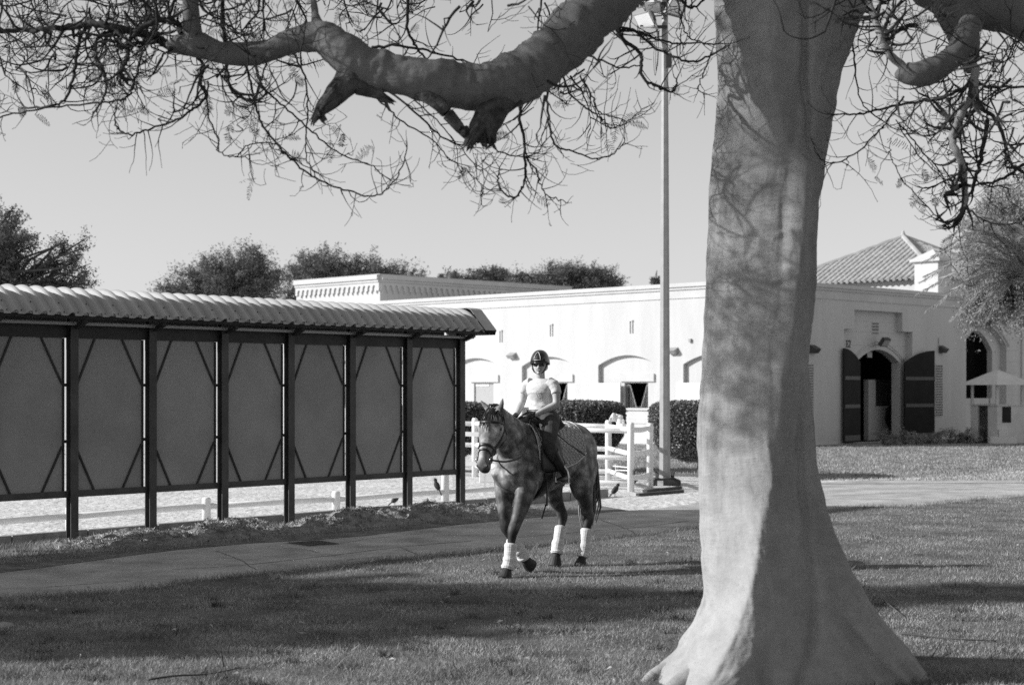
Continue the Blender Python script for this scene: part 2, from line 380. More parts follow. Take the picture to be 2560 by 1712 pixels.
far_lawn = [gp(1430, 1188), gp(1700, 1190), gp(2060, 1200), gp(2380, 1190), gp(2560, 1176), gp(2900, 1164), (45, 62, 0), (40, 75, 0), gp(2330, 1098), gp(2060, 1112), (8.2, 53.5, 0), (2.5, 58.5, 0), gp(1440, 1105)]
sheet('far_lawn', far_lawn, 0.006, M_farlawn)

def blades(name, label, X, Y, zb, h, w, m, lean=0.5):
    n = len(X); a = rng.uniform(0, 2 * np.pi, n); hh = h * rng.uniform(0.45, 1.25, n); ww = w * rng.uniform(0.6, 1.3, n)
    la = rng.uniform(0, 2 * np.pi, n); ll = hh * rng.uniform(0.1, lean * 1.6, n)
    v = np.zeros((n, 3, 3), np.float32)
    v[:, 0] = np.c_[X - np.cos(a) * ww, Y - np.sin(a) * ww, np.full(n, zb)]
    v[:, 1] = np.c_[X + np.cos(a) * ww, Y + np.sin(a) * ww, np.full(n, zb)]
    v[:, 2] = np.c_[X + np.cos(la) * ll, Y + np.sin(la) * ll, zb + hh]
    me = np_mesh(name, v.reshape(-1, 3), np.arange(n * 3).reshape(-1, 3), m)
    o = link(name, me); tag(o, label, 'grass', kind='stuff'); return o
ex = np.array([p.x for p in NEs]); ey = np.array([p.y for p in NEs]); od = np.argsort(ex); ex, ey = ex[od], ey[od]
def dens(X, Y, s=1.2, seed=0.0):
    return np.array([noise.noise((x * s, y * s * 0.6, seed)) for x, y in zip(X, Y)])
N0 = 620000
Yc = 9.6 + (rng.random(N0) ** 1.35) * 22.0; Xc = (rng.random(N0) * 2 - 1) * (0.35 * Yc + 0.9)
edge = np.interp(Xc, ex, ey)
keep = Yc < edge + rng.normal(0, 0.05, N0)
Xc, Yc = Xc[keep], Yc[keep]
dn = dens(Xc[::1], Yc[::1], 1.1)
d2 = dens(Xc, Yc, 3.4, 4.0)
keep = (dn * 0.6 + d2 * 0.6 + rng.random(len(Xc)) * 1.5) > 0.22
bare = gp(1395, 1640); bare2 = gp(1480, 1625)
ell = np.minimum(((Xc - bare.x) / 0.28) ** 2 + ((Yc - bare.y) / 0.16) ** 2, ((Xc - bare2.x) / 0.25) ** 2 + ((Yc - bare2.y) / 0.10) ** 2)
keep &= (ell > 1) | (rng.random(len(Xc)) < 0.15)
Xc, Yc, dn = Xc[keep], Yc[keep], dn[keep]
hgt = 0.042 + 0.014 * dn
blades('lawn_grass', 'short mown grass of the near lawn around the tree', Xc, Yc, 0.010, hgt * .66, 0.0027, M_blade, 0.8)
cl_n = 240; ccx = []; ccy = []
for _ in range(cl_n):
    y_ = 9.8 + random.random() ** 1.5 * 9; x_ = (random.random() * 2 - 1) * (.34 * y_ + .4)
    if y_ > np.interp(x_, ex, ey) - .2: continue
    m_ = random.randint(20, 70); r_ = random.uniform(.03, .11); ccx.append(rng.normal(x_, r_, m_)); ccy.append(rng.normal(y_, r_ * .8, m_))
blades('clover_tufts', 'scattered coarse tufts and weeds standing above the near lawn', np.concatenate(ccx), np.concatenate(ccy), 0.010, 0.06, 0.005, M_weed, 1.1)
FLv = []
for _ in range(420):
    y_ = 9.9 + random.random() ** 1.3 * 12; x_ = (random.random() * 2 - 1) * (.34 * y_ + .4)
    if y_ > np.interp(x_, ex, ey) + .6: continue
    c = Vector((x_, y_, .045)); s_ = random.uniform(.012, .035); a = Vector((random.gauss(0, 1), random.gauss(0, 1), random.gauss(0, .4))).normalized() * s_; b = a.orthogonal().normalized() * s_ * .45
    FLv += [c - a, c + b + Z * .006, c + a]
fl_o = link('fallen_leaves', np_mesh('fallen_leaves', [tuple(p) for p in FLv], np.arange(len(FLv)).reshape(-1, 3), M_litter)); tag(fl_o, 'small dry leaves scattered over the lawn and path', 'leaves', kind='stuff')
Nt = 9000                                              # longer tufts along the path edge
k = rng.integers(0, len(NEs) - 1, Nt); t = rng.random(Nt)
Xt = np.array([NEs[i].x * (1 - u) + NEs[i + 1].x * u for i, u in zip(k, t)]) + rng.normal(0, 0.06, Nt)
Yt = np.array([NEs[i].y * (1 - u) + NEs[i + 1].y * u for i, u in zip(k, t)]) - np.abs(rng.normal(0, 0.12, Nt))
blades('edge_grass', 'ragged taller grass along the near path edge', Xt, Yt, 0.010, 0.075, 0.0035, M_blade, 0.8)
Nf = 60000
Yf = rng.uniform(33, 57, Nf); qf = rng.uniform(0.03, 0.36, Nf); Xf = qf * Yf
kf = (Yf < 54 + np.abs(Xf - 8.4) * 0.95 - 0.6) & (Yf > 34.5 - 0.0 * Xf) & ~((Xf < 6) & (Yf < 37))
blades('far_grass', 'sunlit rough grass in front of the stable doorway', Xf[kf], Yf[kf], 0.006, 0.05, 0.012, M_blade, 0.8)

# ------------------------------------------------------------------ panel shelter beside the arena
SA = Vector((-5.62, 20.45, 0)); SB = Vector((0.7974, 0.9131, 0)); BAY = SB.length
su = SB.normalized(); sn = Vector((su.y, -su.x, 0))        # along the shelter, and out of its front
def sp(i, n=0.0, z=0.0, du=0.0): return SA + SB * i + su * du + sn * n + Z * z
# verge and soil mounds
ver = [sp(-4, -0.45), sp(7.2, -0.45), sp(8.6, -0.3)] + [Vector(p) for p in reversed(FEs) if p.x < 2.0 and p.x > -9]
sheet('verge', [tuple(p) for p in ver], 0.008, M_verge)
def mound_h(i, n):
    p = sp(i, n)
    e = max(0.0, 1 - ((n - 0.33) / 0.75) ** 2)
    g = min(1.0, max(0.0, (i + 0.5) / 0.8)) * min(1.0, max(0.0, (7.0 - i) / 0.8))
    a = 0.5 + 0.9 * noise.noise((p.x * 1.1, p.y * 1.1, 3)) + 0.35 * noise.noise((p.x * 4, p.y * 4, 5)) + 0.2 * noise.noise((p.x * 11, p.y * 11, 7))
    return 0.012 + e * g * max(0.0, a) * 0.23
ni, nn = 330, 44
vs = []; fs = []
for a in range(ni):
    for b in range(nn):
        i = -0.8 + 8.2 * a / (ni - 1); n_ = -0.28 + 1.35 * b / (nn - 1)
        p = sp(i, n_); vs.append((p.x, p.y, mound_h(i, n_) - 0.006 if 0 < b < nn - 1 else 0.004))
for a in range(ni - 1):
    for b in range(nn - 1): q = a * nn + b; fs.append((q, q + 1, q + nn + 1, q + nn))
mo = link('soil_mound', np_mesh('soil_mound', vs, fs, M_mound, True)); mo.data.flip_normals() if mo.data.polygons[50].normal.z < 0 else None
tag(mo, 'heaped loose soil along the feet of the shelter posts', 'soil', kind='stuff')
NL = 9000
li = rng.uniform(-0.4, 6.9, NL); ln = rng.normal(0.36, 0.30, NL); V = []
for i, n_ in zip(li, ln):
    if noise.noise((i * 2.2, n_ * 2, 1.0)) < -0.15: continue
    c = sp(i, n_, mound_h(i, n_) + 0.008); s_ = random.uniform(0.012, 0.04)
    a = Vector((random.gauss(0, 1), random.gauss(0, 1), random.gauss(0, 0.7))).normalized() * s_
    b = a.orthogonal().normalized() * s_ * 0.5; b.rotate(Matrix.Rotation(random.uniform(0, 6), 3, a))
    V += [c - a, c + b, c + a + Z * s_ * 0.4]
lt = link('leaf_litter', np_mesh('leaf_litter', [tuple(p) for p in V], np.arange(len(V)).reshape(-1, 3), M_litter))
tag(lt, 'dry leaves and clippings strewn over the soil by the shelter', 'leaves', kind='stuff')
NG = 26000
gi = rng.uniform(-3.2, 7.2, NG); gn = np.where(rng.random(NG) < 0.35, rng.normal(-0.16, 0.05, NG), rng.uniform(-0.2, 1.5, NG))
P = np.array([tuple(sp(i, n_)) for i, n_ in zip(gi, gn)])
fex = np.array([p.x for p in FEs]); fey = np.array([p.y for p in FEs]); od = np.argsort(fex)
kg = (P[:, 1] > np.interp(P[:, 0], fex[od], fey[od]) + 0.05) & ((gi < 0.6) | (rng.random(NG) < 0.4) | (gn < 0))
blades('verge_grass', 'thin grass tufts along the kerb under the shelter', P[kg, 0], P[kg, 1], 0.01, 0.075, 0.004, M_blade, 0.9)
# kerb of the arena
kr = MB(); kr.obox(sp(-7, -0.42, 0.0), su * (BAY * 16), sn * -0.06, Z * 0.08)
kerb = kr.build('kerb', M_conc); kerb['kind'] = 'structure'
for j in range(18):
    a = -7 + j * 0.92
    b = MB(); b.obox(sp(a, -0.30, 0.0, 0.012), su * (0.92 * BAY - 0.024), sn * -0.115, Z * (0.145 + 0.008 * random.random()))
    o = b.build('kerb_stone', M_conc, kerb, local=True)

sh = thing('panel_shelter', 'long roofed row of dark grey panels on steel posts beside the arena', 'panel wall', sp(2))
roof_i0, roof_i1 = -6.25, 6.15
for i in range(-6, 7):                                   # H-section posts
    w, d, t = 0.112, 0.112, 0.012; zt = 2.96
    c = sp(i)
    mb = MB()
    mb.obox(c + su * -w / 2 + sn * (d / 2 - t), su * w, sn * t, Z * zt)
    mb.obox(c + su * -w / 2 + sn * (-d / 2), su * w, sn * t, Z * zt)
    mb.obox(c + su * 0.012 + sn * (-d / 2 + t + .001), su * t, sn * (d - 2 * t - .002), Z * zt)
    mb.build('post', M_post, sh)
for i in range(-6, 6):                                   # framed panels between the posts; a slot is left open beside each right-hand post
    x0, x1 = 0.075, BAY - 0.116
    z0, z1 = 0.66, 2.74
    pn = MB(); pn.obox(sp(i, -0.030, z0, x0 + 0.002), su * (x1 - x0 - 0.012), sn * -0.02, Z * (z1 - z0))
    p = pn.build('panel', M_panel, sh)
    fr = MB(); fr.obox(sp(i, -0.005, 0.605, 0.058), su * (BAY - 0.116), sn * -0.05, Z * 0.085); fr.build('bottom_rail', M_post, sh)
    fr = MB(); fr.obox(sp(i, -0.005, 2.64, 0.058), su * (BAY - 0.116), sn * -0.055, Z * 0.20); fr.build('top_rail', M_steel, sh)
    fr = MB(); fr.obox(sp(i, -0.012, 0.692, x1 - 0.014), su * 0.024, sn * -0.035, Z * 1.945); fr.build('frame', M_steel, sh)
    fr = MB(); fr.obox(sp(i, -0.012, 0.692, x0 - 0.016), su * 0.018, sn * -0.035, Z * 1.945); fr.build('frame', M_steel, sh)
    for zz in (1.30, 2.02):
        br = MB(); br.obox(sp(i, -0.012, zz, x1 + 0.011), su * (BAY - 0.057 - x1 - 0.012), sn * -0.03, Z * 0.04); br.build('bracket', M_steel, sh)
    for (a0, b0, a1, b1) in ((x0 + 0.005, 2.03, 0.36, 2.66), (x1 - 0.02, 2.05, 0.76, 2.66), (x0 + 0.005, 1.22, 0.34, 0.68), (x1 - 0.02, 1.26, 0.78, 0.68)):
        br = MB(); br.bar(sp(i, -0.021, b0, a0), sp(i, -0.021, b1, a1), 0.017, 0.024, su); br.build('brace', M_steel, sh)
pu = MB(); pu.obox(sp(roof_i0, 0.29, 2.875), su * (BAY * (roof_i1 - roof_i0) + 0.15), sn * -0.05, Z * 0.045); pu.build('eave_purlin', M_steel, sh)
pu = MB(); pu.obox(sp(roof_i0, -0.58, 2.86), su * (BAY * (roof_i1 - roof_i0)), sn * 0.05, Z * 0.055); pu.build('eave_purlin', M_steel, sh)
pu = MB(); pu.tube([sp(roof_i0, 0.12, 2.82), sp(roof_i1, 0.12, 2.82)], 0.022, 8); pu.build('conduit', M_gutter, sh, smooth=True)
for i in range(-6, 7):
    ar = MB(); ar.bar(sp(i, 0.086, 2.78), sp(i, 0.30, 2.85), 0.06, 0.06); ar.bar(sp(i, -0.086, 2.78), sp(i, -0.6, 2.82), 0.06, 0.06)
    ar.build('roof_arm', M_steel, sh)
# corrugated sheet bent over the ridge: one part for each 1.2 m wide sheet
prof = [(0.40, 2.905), (0.30, 3.005), (0.20, 3.10)]
for k_ in range(1, 16):
    an = math.radians(45 - 6 * k_); prof.append((-0.118 + 0.45 * math.sin(an), 3.10 - 0.318 + 0.45 * math.cos(an)))
prof += [(-0.54, 3.005), (-0.64, 2.905)]
pnorm = []
for j in range(len(prof)):
    a = Vector(prof[max(j - 1, 0)]); b = Vector(prof[min(j + 1, len(prof) - 1)]); t_ = (b - a).normalized(); nn_ = Vector((t_.y, -t_.x))
    if nn_.y < 0: nn_ = -nn_
    pnorm.append(nn_)
pitch = 0.2
wave = [(0.0, 0.0), (0.05, 0.0), (0.072, 0.040), (0.086, 0.057), (0.105, 0.064), (0.124, 0.057), (0.138, 0.040), (0.16, 0.0)]
total = BAY * (roof_i1 - roof_i0); nw = int(total / pitch); per_sheet = 6
def roof_pt(s_, hgt, j, jig=0.0):
    n_, z_ = prof[j]; nv = pnorm[j]
    return SA + SB * roof_i0 + su * s_ + sn * (n_ + nv.x * hgt) + Z * (z_ + nv.y * hgt + jig)
k = 0
while k < nw:
    m_ = min(per_sheet, nw - k); mb = MB(); rows = []
    for j in range(len(prof)):
        r = []
        for q in range(m_):
            for a, hgt in wave: r.append(roof_pt((k + q) * pitch + a, hgt, j))
        r.append(roof_pt((k + m_) * pitch, 0.0, j)); rows.append(r)
    mb.rings(rows, cap=False, closed=False)
    o = mb.build('roof_sheet', M_roofsh, sh, smooth=False)
    so = o.modifiers.new('s', 'SOLIDIFY'); so.thickness = 0.004
    k += m_
for q in range(nw):
    for j_, da in ((0.4, 0.02), (1.6, 0.02)):
        if (q + int(j_)) % 2 == 0 and j_ > 1: continue
        j0 = int(j_); fr_ = j_ - j0
        p = roof_pt(q * pitch + da, 0.004, j0).lerp(roof_pt(q * pitch + da, 0.004, j0 + 1), fr_)
        nv = (sn * pnorm[j0].x + Z * pnorm[j0].y)
        sx_ = MB(); sx_.tube([p, p + nv * 0.008], 0.008, 6); sx_.build('roof_screw', M_steel, sh)
fl = MB()                                                # flat verge flashing at the right end
FP = [(0.44, 2.935), (0.11, 3.275), (0.03, 3.305), (-0.26, 3.305), (-0.34, 3.275), (-0.67, 2.93)]
rows = [[SA + SB * roof_i0 + su * (nw * pitch + a) + sn * n_ + Z * z_ for a in (-0.03, 0.08, 0.24)] for n_, z_ in FP]
fl.rings(rows, cap=False, closed=False)
o = fl.build('verge_flashing', M_roofsh, sh); so = o.modifiers.new('s', 'SOLIDIFY'); so.thickness = 0.006
fe = MB(); fe.prism([(a, b - .008) for a, b in FP] + [(-0.64, 2.86), (0.41, 2.86)], SA + SB * roof_i0 + su * (nw * pitch + 0.21), sn, Z, su * 0.025)
fe.build('barge_board', M_steel, sh)

# low white rail along the arena edge
lr = thing('arena_rail', 'low white plastic rail on stub posts behind the panel shelter', 'rail', gp(516, 1304))
rp = [gp(175, 1333), gp(516, 1304), gp(840, 1285), gp(1113, 1264)]
dv = rp[1] - rp[0]; rp = [rp[0] - dv * 2, rp[0] - dv] + rp + [gp(1290, 1252)]
hts = [0.37, 0.37, 0.37, 0.37, 0.37, 0.95, 0.37]
for p, h_ in zip(rp, hts):
    mb = MB(); mb.lathe(p, [(0.066, 0.0), (0.066, h_ - 0.03), (0.058, h_ - 0.008), (0.03, h_)], 14)
    mb.build('rail_post', M_pvc, lr, smooth=True)
for a, b in zip(rp[:-1], rp[1:]):
    mb = MB(); mb.tube([a + Z * 0.235, b + Z * 0.235], 0.043, 12); mb.build('rail', M_pvc, lr, smooth=True)

# ------------------------------------------------------------------ white stable building
C0 = Vector((8.44, 54.0, 0)); R2 = math.sqrt(0.5)
LV, LN = Vector((-R2, R2, 0)), Vector((-R2, -R2, 0))     # long sunlit wall: along, outward
RU, RN = Vector((R2, R2, 0)), Vector((R2, -R2, 0))       # doorway wall: along, outward
WH = 5.67
def wl(px, py):
    q = (px - CX) / F; t = (C0.x - C0.y * q) / (R2 * (1 + q)); Y = C0.y + R2 * t; return t, H + (HZ - py) * Y / F
def wr(px, py, back=0.0):
    c = C0 - RN * back
    q = (px - CX) / F; s = (c.y * q - c.x) / (R2 * (1 - q)); Y = c.y + R2 * s; return s, H + (HZ - py) * Y / F
bd = thing('stable_building', 'long white stable building with arched window bays and an arched doorway', 'building', tuple(C0))
def wall(mb, o, U, N, s0, s1, z0, z1, ops, depth):
    """face with openings; each opening is a list of (s,z) along its top and a sill height; reveals go inwards"""
    o = Vector(o)
    P = lambda s, z, d=0.0: o + U * s + Z * z - N * d
    cur = s0
    for top, zb in sorted(ops, key=lambda a: a[0][0][0]):
        a, b = top[0][0], top[-1][0]
        if a > cur: mb.quad(P(cur, z0), P(a, z0), P(a, z1), P(cur, z1))
        for (sa, za), (sb, zb_) in zip(top[:-1], top[1:]):
            if sb - sa > 1e-6: mb.quad(P(sa, za), P(sb, zb_), P(sb, z1), P(sa, z1))
            mb.quad(P(sa, za), P(sb, zb_), P(sb, zb_, depth), P(sa, za, depth))
        if zb > z0 + 1e-6:
            mb.quad(P(a, z0), P(b, z0), P(b, zb), P(a, zb)); mb.quad(P(a, zb), P(b, zb), P(b, zb, depth), P(a, zb, depth))
        mb.quad(P(a, zb), P(a, top[0][1]), P(a, top[0][1], depth), P(a, zb, depth))
        mb.quad(P(b, zb), P(b, top[-1][1]), P(b, top[-1][1], depth), P(b, zb, depth))
        cur = b
    if s1 > cur: mb.quad(P(cur, z0), P(s1, z0), P(s1, z1), P(cur, z1))
def arch(a, b, zs, rise, n=14):
    w = b - a; return [(a + w * i / n, zs + rise * (1 - ((2 * i / n) - 1) ** 2)) for i in range(n + 1)]
# long wall; its bays repeat every 4 m
LW = 27.0
bays = [(0.62, 3.40), (4.62, 7.42), (8.60, 11.40), (12.60, 15.40), (16.6, 19.4), (20.6, 23.4)]
mb = MB()
wall(mb, C0, LV, LN, 0, LW, 0, WH, [(arch(a, b, 2.84, 0.36), 0.9) for a, b in bays], 0.16)
mb.build('long_wall', M_wall, bd, fixn=False)
mb = MB()
wins = [(a + 0.53, a + 1.65) for a, b in bays]
wall(mb, C0 - LN * 0.16, LV, LN, 0, LW, 0, 3.4, [([(a, 2.19), (b, 2.19)], 1.28) for a, b in wins], 0.18)
mb.build('bay_back_wall', M_wall, bd, fixn=False)
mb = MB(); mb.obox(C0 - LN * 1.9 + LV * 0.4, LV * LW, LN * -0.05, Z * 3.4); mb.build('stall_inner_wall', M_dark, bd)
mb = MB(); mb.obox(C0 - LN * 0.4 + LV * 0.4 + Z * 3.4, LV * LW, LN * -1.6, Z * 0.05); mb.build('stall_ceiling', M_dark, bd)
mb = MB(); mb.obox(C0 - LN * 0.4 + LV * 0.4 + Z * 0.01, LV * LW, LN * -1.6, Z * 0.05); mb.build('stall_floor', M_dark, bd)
for bi, ((a, b), (wa, wb)) in enumerate(zip(bays, wins)):
    P = lambda s, z, d=0.0: C0 + LV * s + Z * z + LN * d
    mb = MB(); mb.obox(P(wa - 0.32, 2.24, -0.157), LV * (wb - wa + 0.50), LN * 0.07, Z * 0.28); mb.build('lintel', M_walltrim, bd)
    mb = MB(); mb.obox(P(wa - 0.08, 1.20, -0.157), LV * (wb - wa + 0.16), LN * 0.06, Z * 0.07); mb.build('sill', M_walltrim, bd)
    if bi in (3,):                                        # one bay stands shuttered
        mb = MB(); mb.obox(P(wa + 0.01, 1.29, -0.26), LV * (wb - wa - 0.02), LN * 0.04, Z * 0.89)
        s_ = mb.build('shutter', M_shut, bd)
        mb = MB(); mb.obox(P(wa + 0.3, 2.08, -0.219), LV * (wb - wa - 0.36), LN * 0.02, Z * 0.07); mb.build('shutter_head', M_shutw, s_)
    else:
        mb = MB(); mb.obox(P(wb + 0.02, 1.27, 0.02), LV * 1.36, LN * 0.05, Z * 0.92); mb.build('open_shutter', M_shutw, bd)
        gm = MB()                                        # hay grille with a V-shaped dip
        top = [(wa + 0.03, 2.10), (wa + 0.10, 2.12), (wa + 0.38, 1.32), (wa + 0.62, 1.32), (wb - 0.22, 2.10), (wb - 0.12, 2.12), (wb - 0.03, 2.08)]
        gm.tube([P(s, z, -0.24) for s, z in top], 0.02, 6)
        for s in np.arange(wa + 0.06, wb, 0.075):
            zt = np.interp(s, [t_[0] for t_ in top], [t_[1] for t_ in top])
            if zt > 1.36: gm.tube([P(s, 1.28, -0.24), P(s, zt, -0.24)], 0.011, 5)
        gm.build('window_grille', M_lampmetal, bd)
        mb = MB(); mb.obox(P(wb - 0.03, 1.29, -0.33), LV * 0.05, LN * 0.14, Z * 0.89); mb.build('window_jamb', M_lampmetal, bd)
mb = MB(); mb.obox(C0 + Z * 0.72 + LN * 0.0, LV * LW, LN * 0.025, Z * 0.08); mb.build('plinth_moulding', M_walltrim, bd)
for t_, zc in ((wl(1252, 838)[0], 4.03), (wl(1378, 823)[0], 4.20), (wl(1578, 816)[0], 4.22)):
    mb = MB(); P = C0 + LV * t_
    for k_ in (-1, 1): mb.obox(P + LV * (k_ * 0.06 - 0.02) + Z * (zc - 0.22), LV * 0.04, LN * 0.035, Z * 0.42)
    mb.obox(P - LV * 0.09 + Z * (zc + 0.20), LV * 0.18, LN * 0.05, Z * 0.05)
    v_ = mb.build('vent_surround', M_walltrim, bd)
    mb = MB(); mb.obox(P - LV * 0.04 + Z * (zc - 0.22), LV * 0.08, LN * 0.006, Z * 0.42); mb.build('vent_slot', M_shut, v_)
def wedge(o, U, N, w, h, d, name, m, parent):
    mb = MB(); mb.prism([(0, 0), (d * 0.55, -0.0), (d, h * 0.5), (0, h)], Vector(o) - U * w / 2, N, Z, U * w); return mb.build(name, m, parent)
for px, py in ((1283, 890), (1686, 878)):
    t_, z_ = wl(px, py); wedge(C0 + LV * t_ + Z * (z_ - 0.1), LV, LN, 0.34, 0.24, 0.24, 'wall_lamp', M_lampmetal, bd)
t_, z_ = wl(1727, 851); mb = MB(); mb.obox(C0 + LV * (t_ - .05) + Z * (z_ - .06), LV * 0.1, LN * 0.08, Z * 0.12); mb.build('junction_box', M_lampmetal, bd)
# cornice bands run round the corner: mitred by letting each band overrun
def band(z0, z1, proud, name):
    mb = MB(); mb.obox(C0 + Z * z0 + LN * -0.1, LV * LW, LN * (proud + 0.1), Z * (z1 - z0))
    mb.build(name, M_walltrim, bd)
    mb = MB(); mb.obox(C0 + Z * (z0 + 0.0005) + RN * -0.1 - RU * proud, RU * (13.62 + proud), RN * (proud + 0.1), Z * (z1 - z0 - 0.001))
    mb.build(name, M_walltrim, bd)
band(5.16, 5.46, 0.035, 'frieze_band'); band(5.46, 5.555, 0.085, 'cornice'); band(5.555, WH + 0.02, 0.14, 'parapet_cap')
mb = MB(); mb.obox(C0 + Z * 5.3 - LN * 0.12 - RN * 0.12 , LV * (LW - .2), RU * 13.4, Z * 0.1); mb.build('flat_roof', M_walltrim, bd)

# doorway wall: stepped recess, arched opening
RW = 13.6
sA, sB = wr(2110, 900)[0], wr(2281, 900)[0]; sC, sD = wr(2136, 800)[0], wr(2256, 800)[0]
z_low, z_top = wr(2200, 826)[1], wr(2200, 778)[1]
mb = MB(); wall(mb, C0, RU, RN, 0, RW, 0, WH, [([(sA, z_low), (sC, z_low), (sC, z_top), (sD, z_top), (sD, z_low), (sB, z_low)], 0.0)], 0.28)
mb.quad(C0 + RU * RW, C0 + RU * RW - RN * 3.3, C0 + RU * RW - RN * 3.3 + Z * WH, C0 + RU * RW + Z * WH)
mb.build('doorway_wall', M_wall, bd, fixn=False)
Cb = C0 - RN * 0.28
oa, ob = wr(2141, 900, 0.28)[0], wr(2249, 900, 0.28)[0]; zs, zt = wr(2195, 906, .28)[1], wr(2195, 874, .28)[1]
mb = MB(); wall(mb, Cb, RU, RN, sA - 0.3, sB + 0.3, 0, z_top + 0.3, [(arch(oa, ob, zs, zt - zs, 20), 0.0)], 0.35)
mb.build('recess_wall', M_wall, bd, fixn=False)
for zj in (z_low + 0.33, z_low - 0.06, z_low - 0.55):     # shallow string lines in the recess
    mb = MB(); mb.obox(Cb + RU * (sA + .05) + Z * zj, RU * ((sB - sA) - .1), RN * 0.012, Z * 0.025); mb.build('string_course', M_walltrim, bd)
am = MB()
for d_, w_ in ((0.30, 0.035), (0.20, 0.05)):
    pts = [Cb + RU * s + Z * (z + 0) + RN * 0.01 for s, z in arch(oa - d_, ob + d_, zs + d_ * .3, zt - zs + d_ * 0.7, 24)]
    am.tube(pts, w_ * 0.6, 6)
am.build('arch_moulding', M_walltrim, bd, smooth=True)
sc = (oa + ob) / 2
# pierced grilles
def lattice(o, U, N, w, h, nx, nz, name):
    o = Vector(o)
    mb = MB(); mb.obox(o + N * 0.004, U * w, N * 0.004, Z * h); g = mb.build(name + '_shade_sheet', M_dark, bd)  # dark sheet stands in for the shade inside the holes
    mb = MB()
    for i in range(nx + 1): mb.obox(o + U * (w * i / nx - w / nx * .14) + N * 0.009, U * (w / nx * .28), N * 0.006, Z * h)
    for j in range(nz + 1): mb.obox(o + Z * (h * j / nz - h / nz * .15) + N * 0.0085, U * w, N * 0.005, Z * (h / nz * .3))
    mb.build(name, M_walltrim, bd)
s0, zt_ = wr(2180, 805, .28); s1, zb_ = wr(2196, 836, .28); lattice(Cb + RU * s0 + Z * zb_, RU, RN, s1 - s0, zt_ - zb_, 4, 4, 'pierced_vent')
s0, zt_ = wr(2339, 912); s1, zb_ = wr(2356, 1040); lattice(C0 + RU * s0 + Z * zb_, RU, RN, s1 - s0, zt_ - zb_, 5, 20, 'pierced_screen')
s0, zt_ = wr(2016, 910); s1, zb_ = wr(2033, 1068); lattice(C0 + RU * s0 + Z * zb_, RU, RN, s1 - s0, zt_ - zb_, 5, 24, 'pierced_screen')
# passage behind the doorway
PD = 9.0
mb = MB(); Pi = lambda s, z, d: Cb + RU * s + Z * z - RN * d
a, b = oa - 0.9, ob + 2.2
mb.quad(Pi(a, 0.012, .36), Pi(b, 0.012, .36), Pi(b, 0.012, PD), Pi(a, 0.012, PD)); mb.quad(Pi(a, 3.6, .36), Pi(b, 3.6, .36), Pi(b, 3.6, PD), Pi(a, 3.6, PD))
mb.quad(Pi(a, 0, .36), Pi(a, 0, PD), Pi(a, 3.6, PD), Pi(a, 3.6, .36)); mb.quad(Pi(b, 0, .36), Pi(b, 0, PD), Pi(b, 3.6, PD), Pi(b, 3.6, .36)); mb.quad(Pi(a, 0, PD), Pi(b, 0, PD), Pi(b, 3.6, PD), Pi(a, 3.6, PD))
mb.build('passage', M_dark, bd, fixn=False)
s0, s1, s2 = wr(2171, 1000, 1.3)[0], wr(2189, 1000, 1.3)[0], wr(2238, 1000, 1.3)[0]
zp = wr(2180, 949, 1.3)[1]; zq = wr(2210, 1015, 1.3)[1]
Ci = C0 - RN * 1.3
mb = MB(); mb.obox(Ci + RU * s0, RU * (s1 - s0), RN * -0.2, Z * zp); mb.build('stall_post', M_walltrim, bd)
mb = MB(); mb.obox(Ci + RU * s1 - RN * 0.03, RU * (s2 - s1 + .3), RN * -0.1, Z * zq); mb.build('stall_front', M_walltrim, bd)
for s in np.arange(s1 + 0.06, s2 + 0.3, 0.085):
    mb = MB(); mb.tube([Ci + RU * s - RN * .08 + Z * zq, Ci + RU * s - RN * .08 + Z * zp], 0.012, 6); mb.build('stall_bar', M_post, bd)
mb = MB()
pts = [(wr(2216, 1022, 1.25)), (wr(2213, 1050, 1.25)), (wr(2222, 1066, 1.25)), (wr(2232, 1088, 1.25)), (wr(2236, 1060, 1.25)), (wr(2236, 1025, 1.25)), (wr(2226, 1014, 1.25))]
mb.prism([(s, z) for s, z in pts], C0 - RN * 1.27, RU, Z, RN * 0.06); nb = mb.build('numnah', M_black)
tag(nb, 'dark saddle cloth hung over the stall front inside the doorway', 'saddle cloth')
# the two arched leaves, standing open
def door_leaf(hinge_s, w, ang, flip, name):
    hp = Cb + RU * hinge_s + RN * flip
    d = (RU * math.cos(ang) + RN * math.sin(ang)) * 1
    nrm = Vector((d.y, -d.x, 0)); 
    top = [(w * i / 12, zs + (zt - zs) * (1 - (1 - i / 12) ** 2 * 1.0) if True else 0) for i in range(13)]
    # height rises from the hinge to the meeting edge
    poly = [(0, 0.05)] + [(x, zs + (zt - zs) * (1 - (1 - x / w) ** 2)) for x, _ in top] + [(w, 0.05)]
    if nrm.y > 0: nrm = -nrm
    mb = MB(); mb.prism(poly, hp, d, Z, nrm * 0.05); lf = mb.build('door_leaf', M_door, bd)
    for z_, h_ in ((0.10, 0.20), (1.28, 0.13), (2.30, 0.13)):
        mb = MB(); mb.obox(hp + d * 0.06 + Z * z_ + nrm * 0.052, d * (w - 0.12), nrm * 0.015, Z * h_); mb.build('door_band', M_doorband, lf)
    return lf
wleaf = (ob - oa) / 2
door_leaf(oa, wleaf, math.radians(170), 0.12, 'l')
door_leaf(ob, wleaf, math.radians(18), 0.18, 'r')
mb = MB(); mb.obox(Pi(sc - .16, zt - .28, .37), RU * 0.32, RN * -0.03, Z * 0.2); mb.build('notice', M_walltrim, bd)
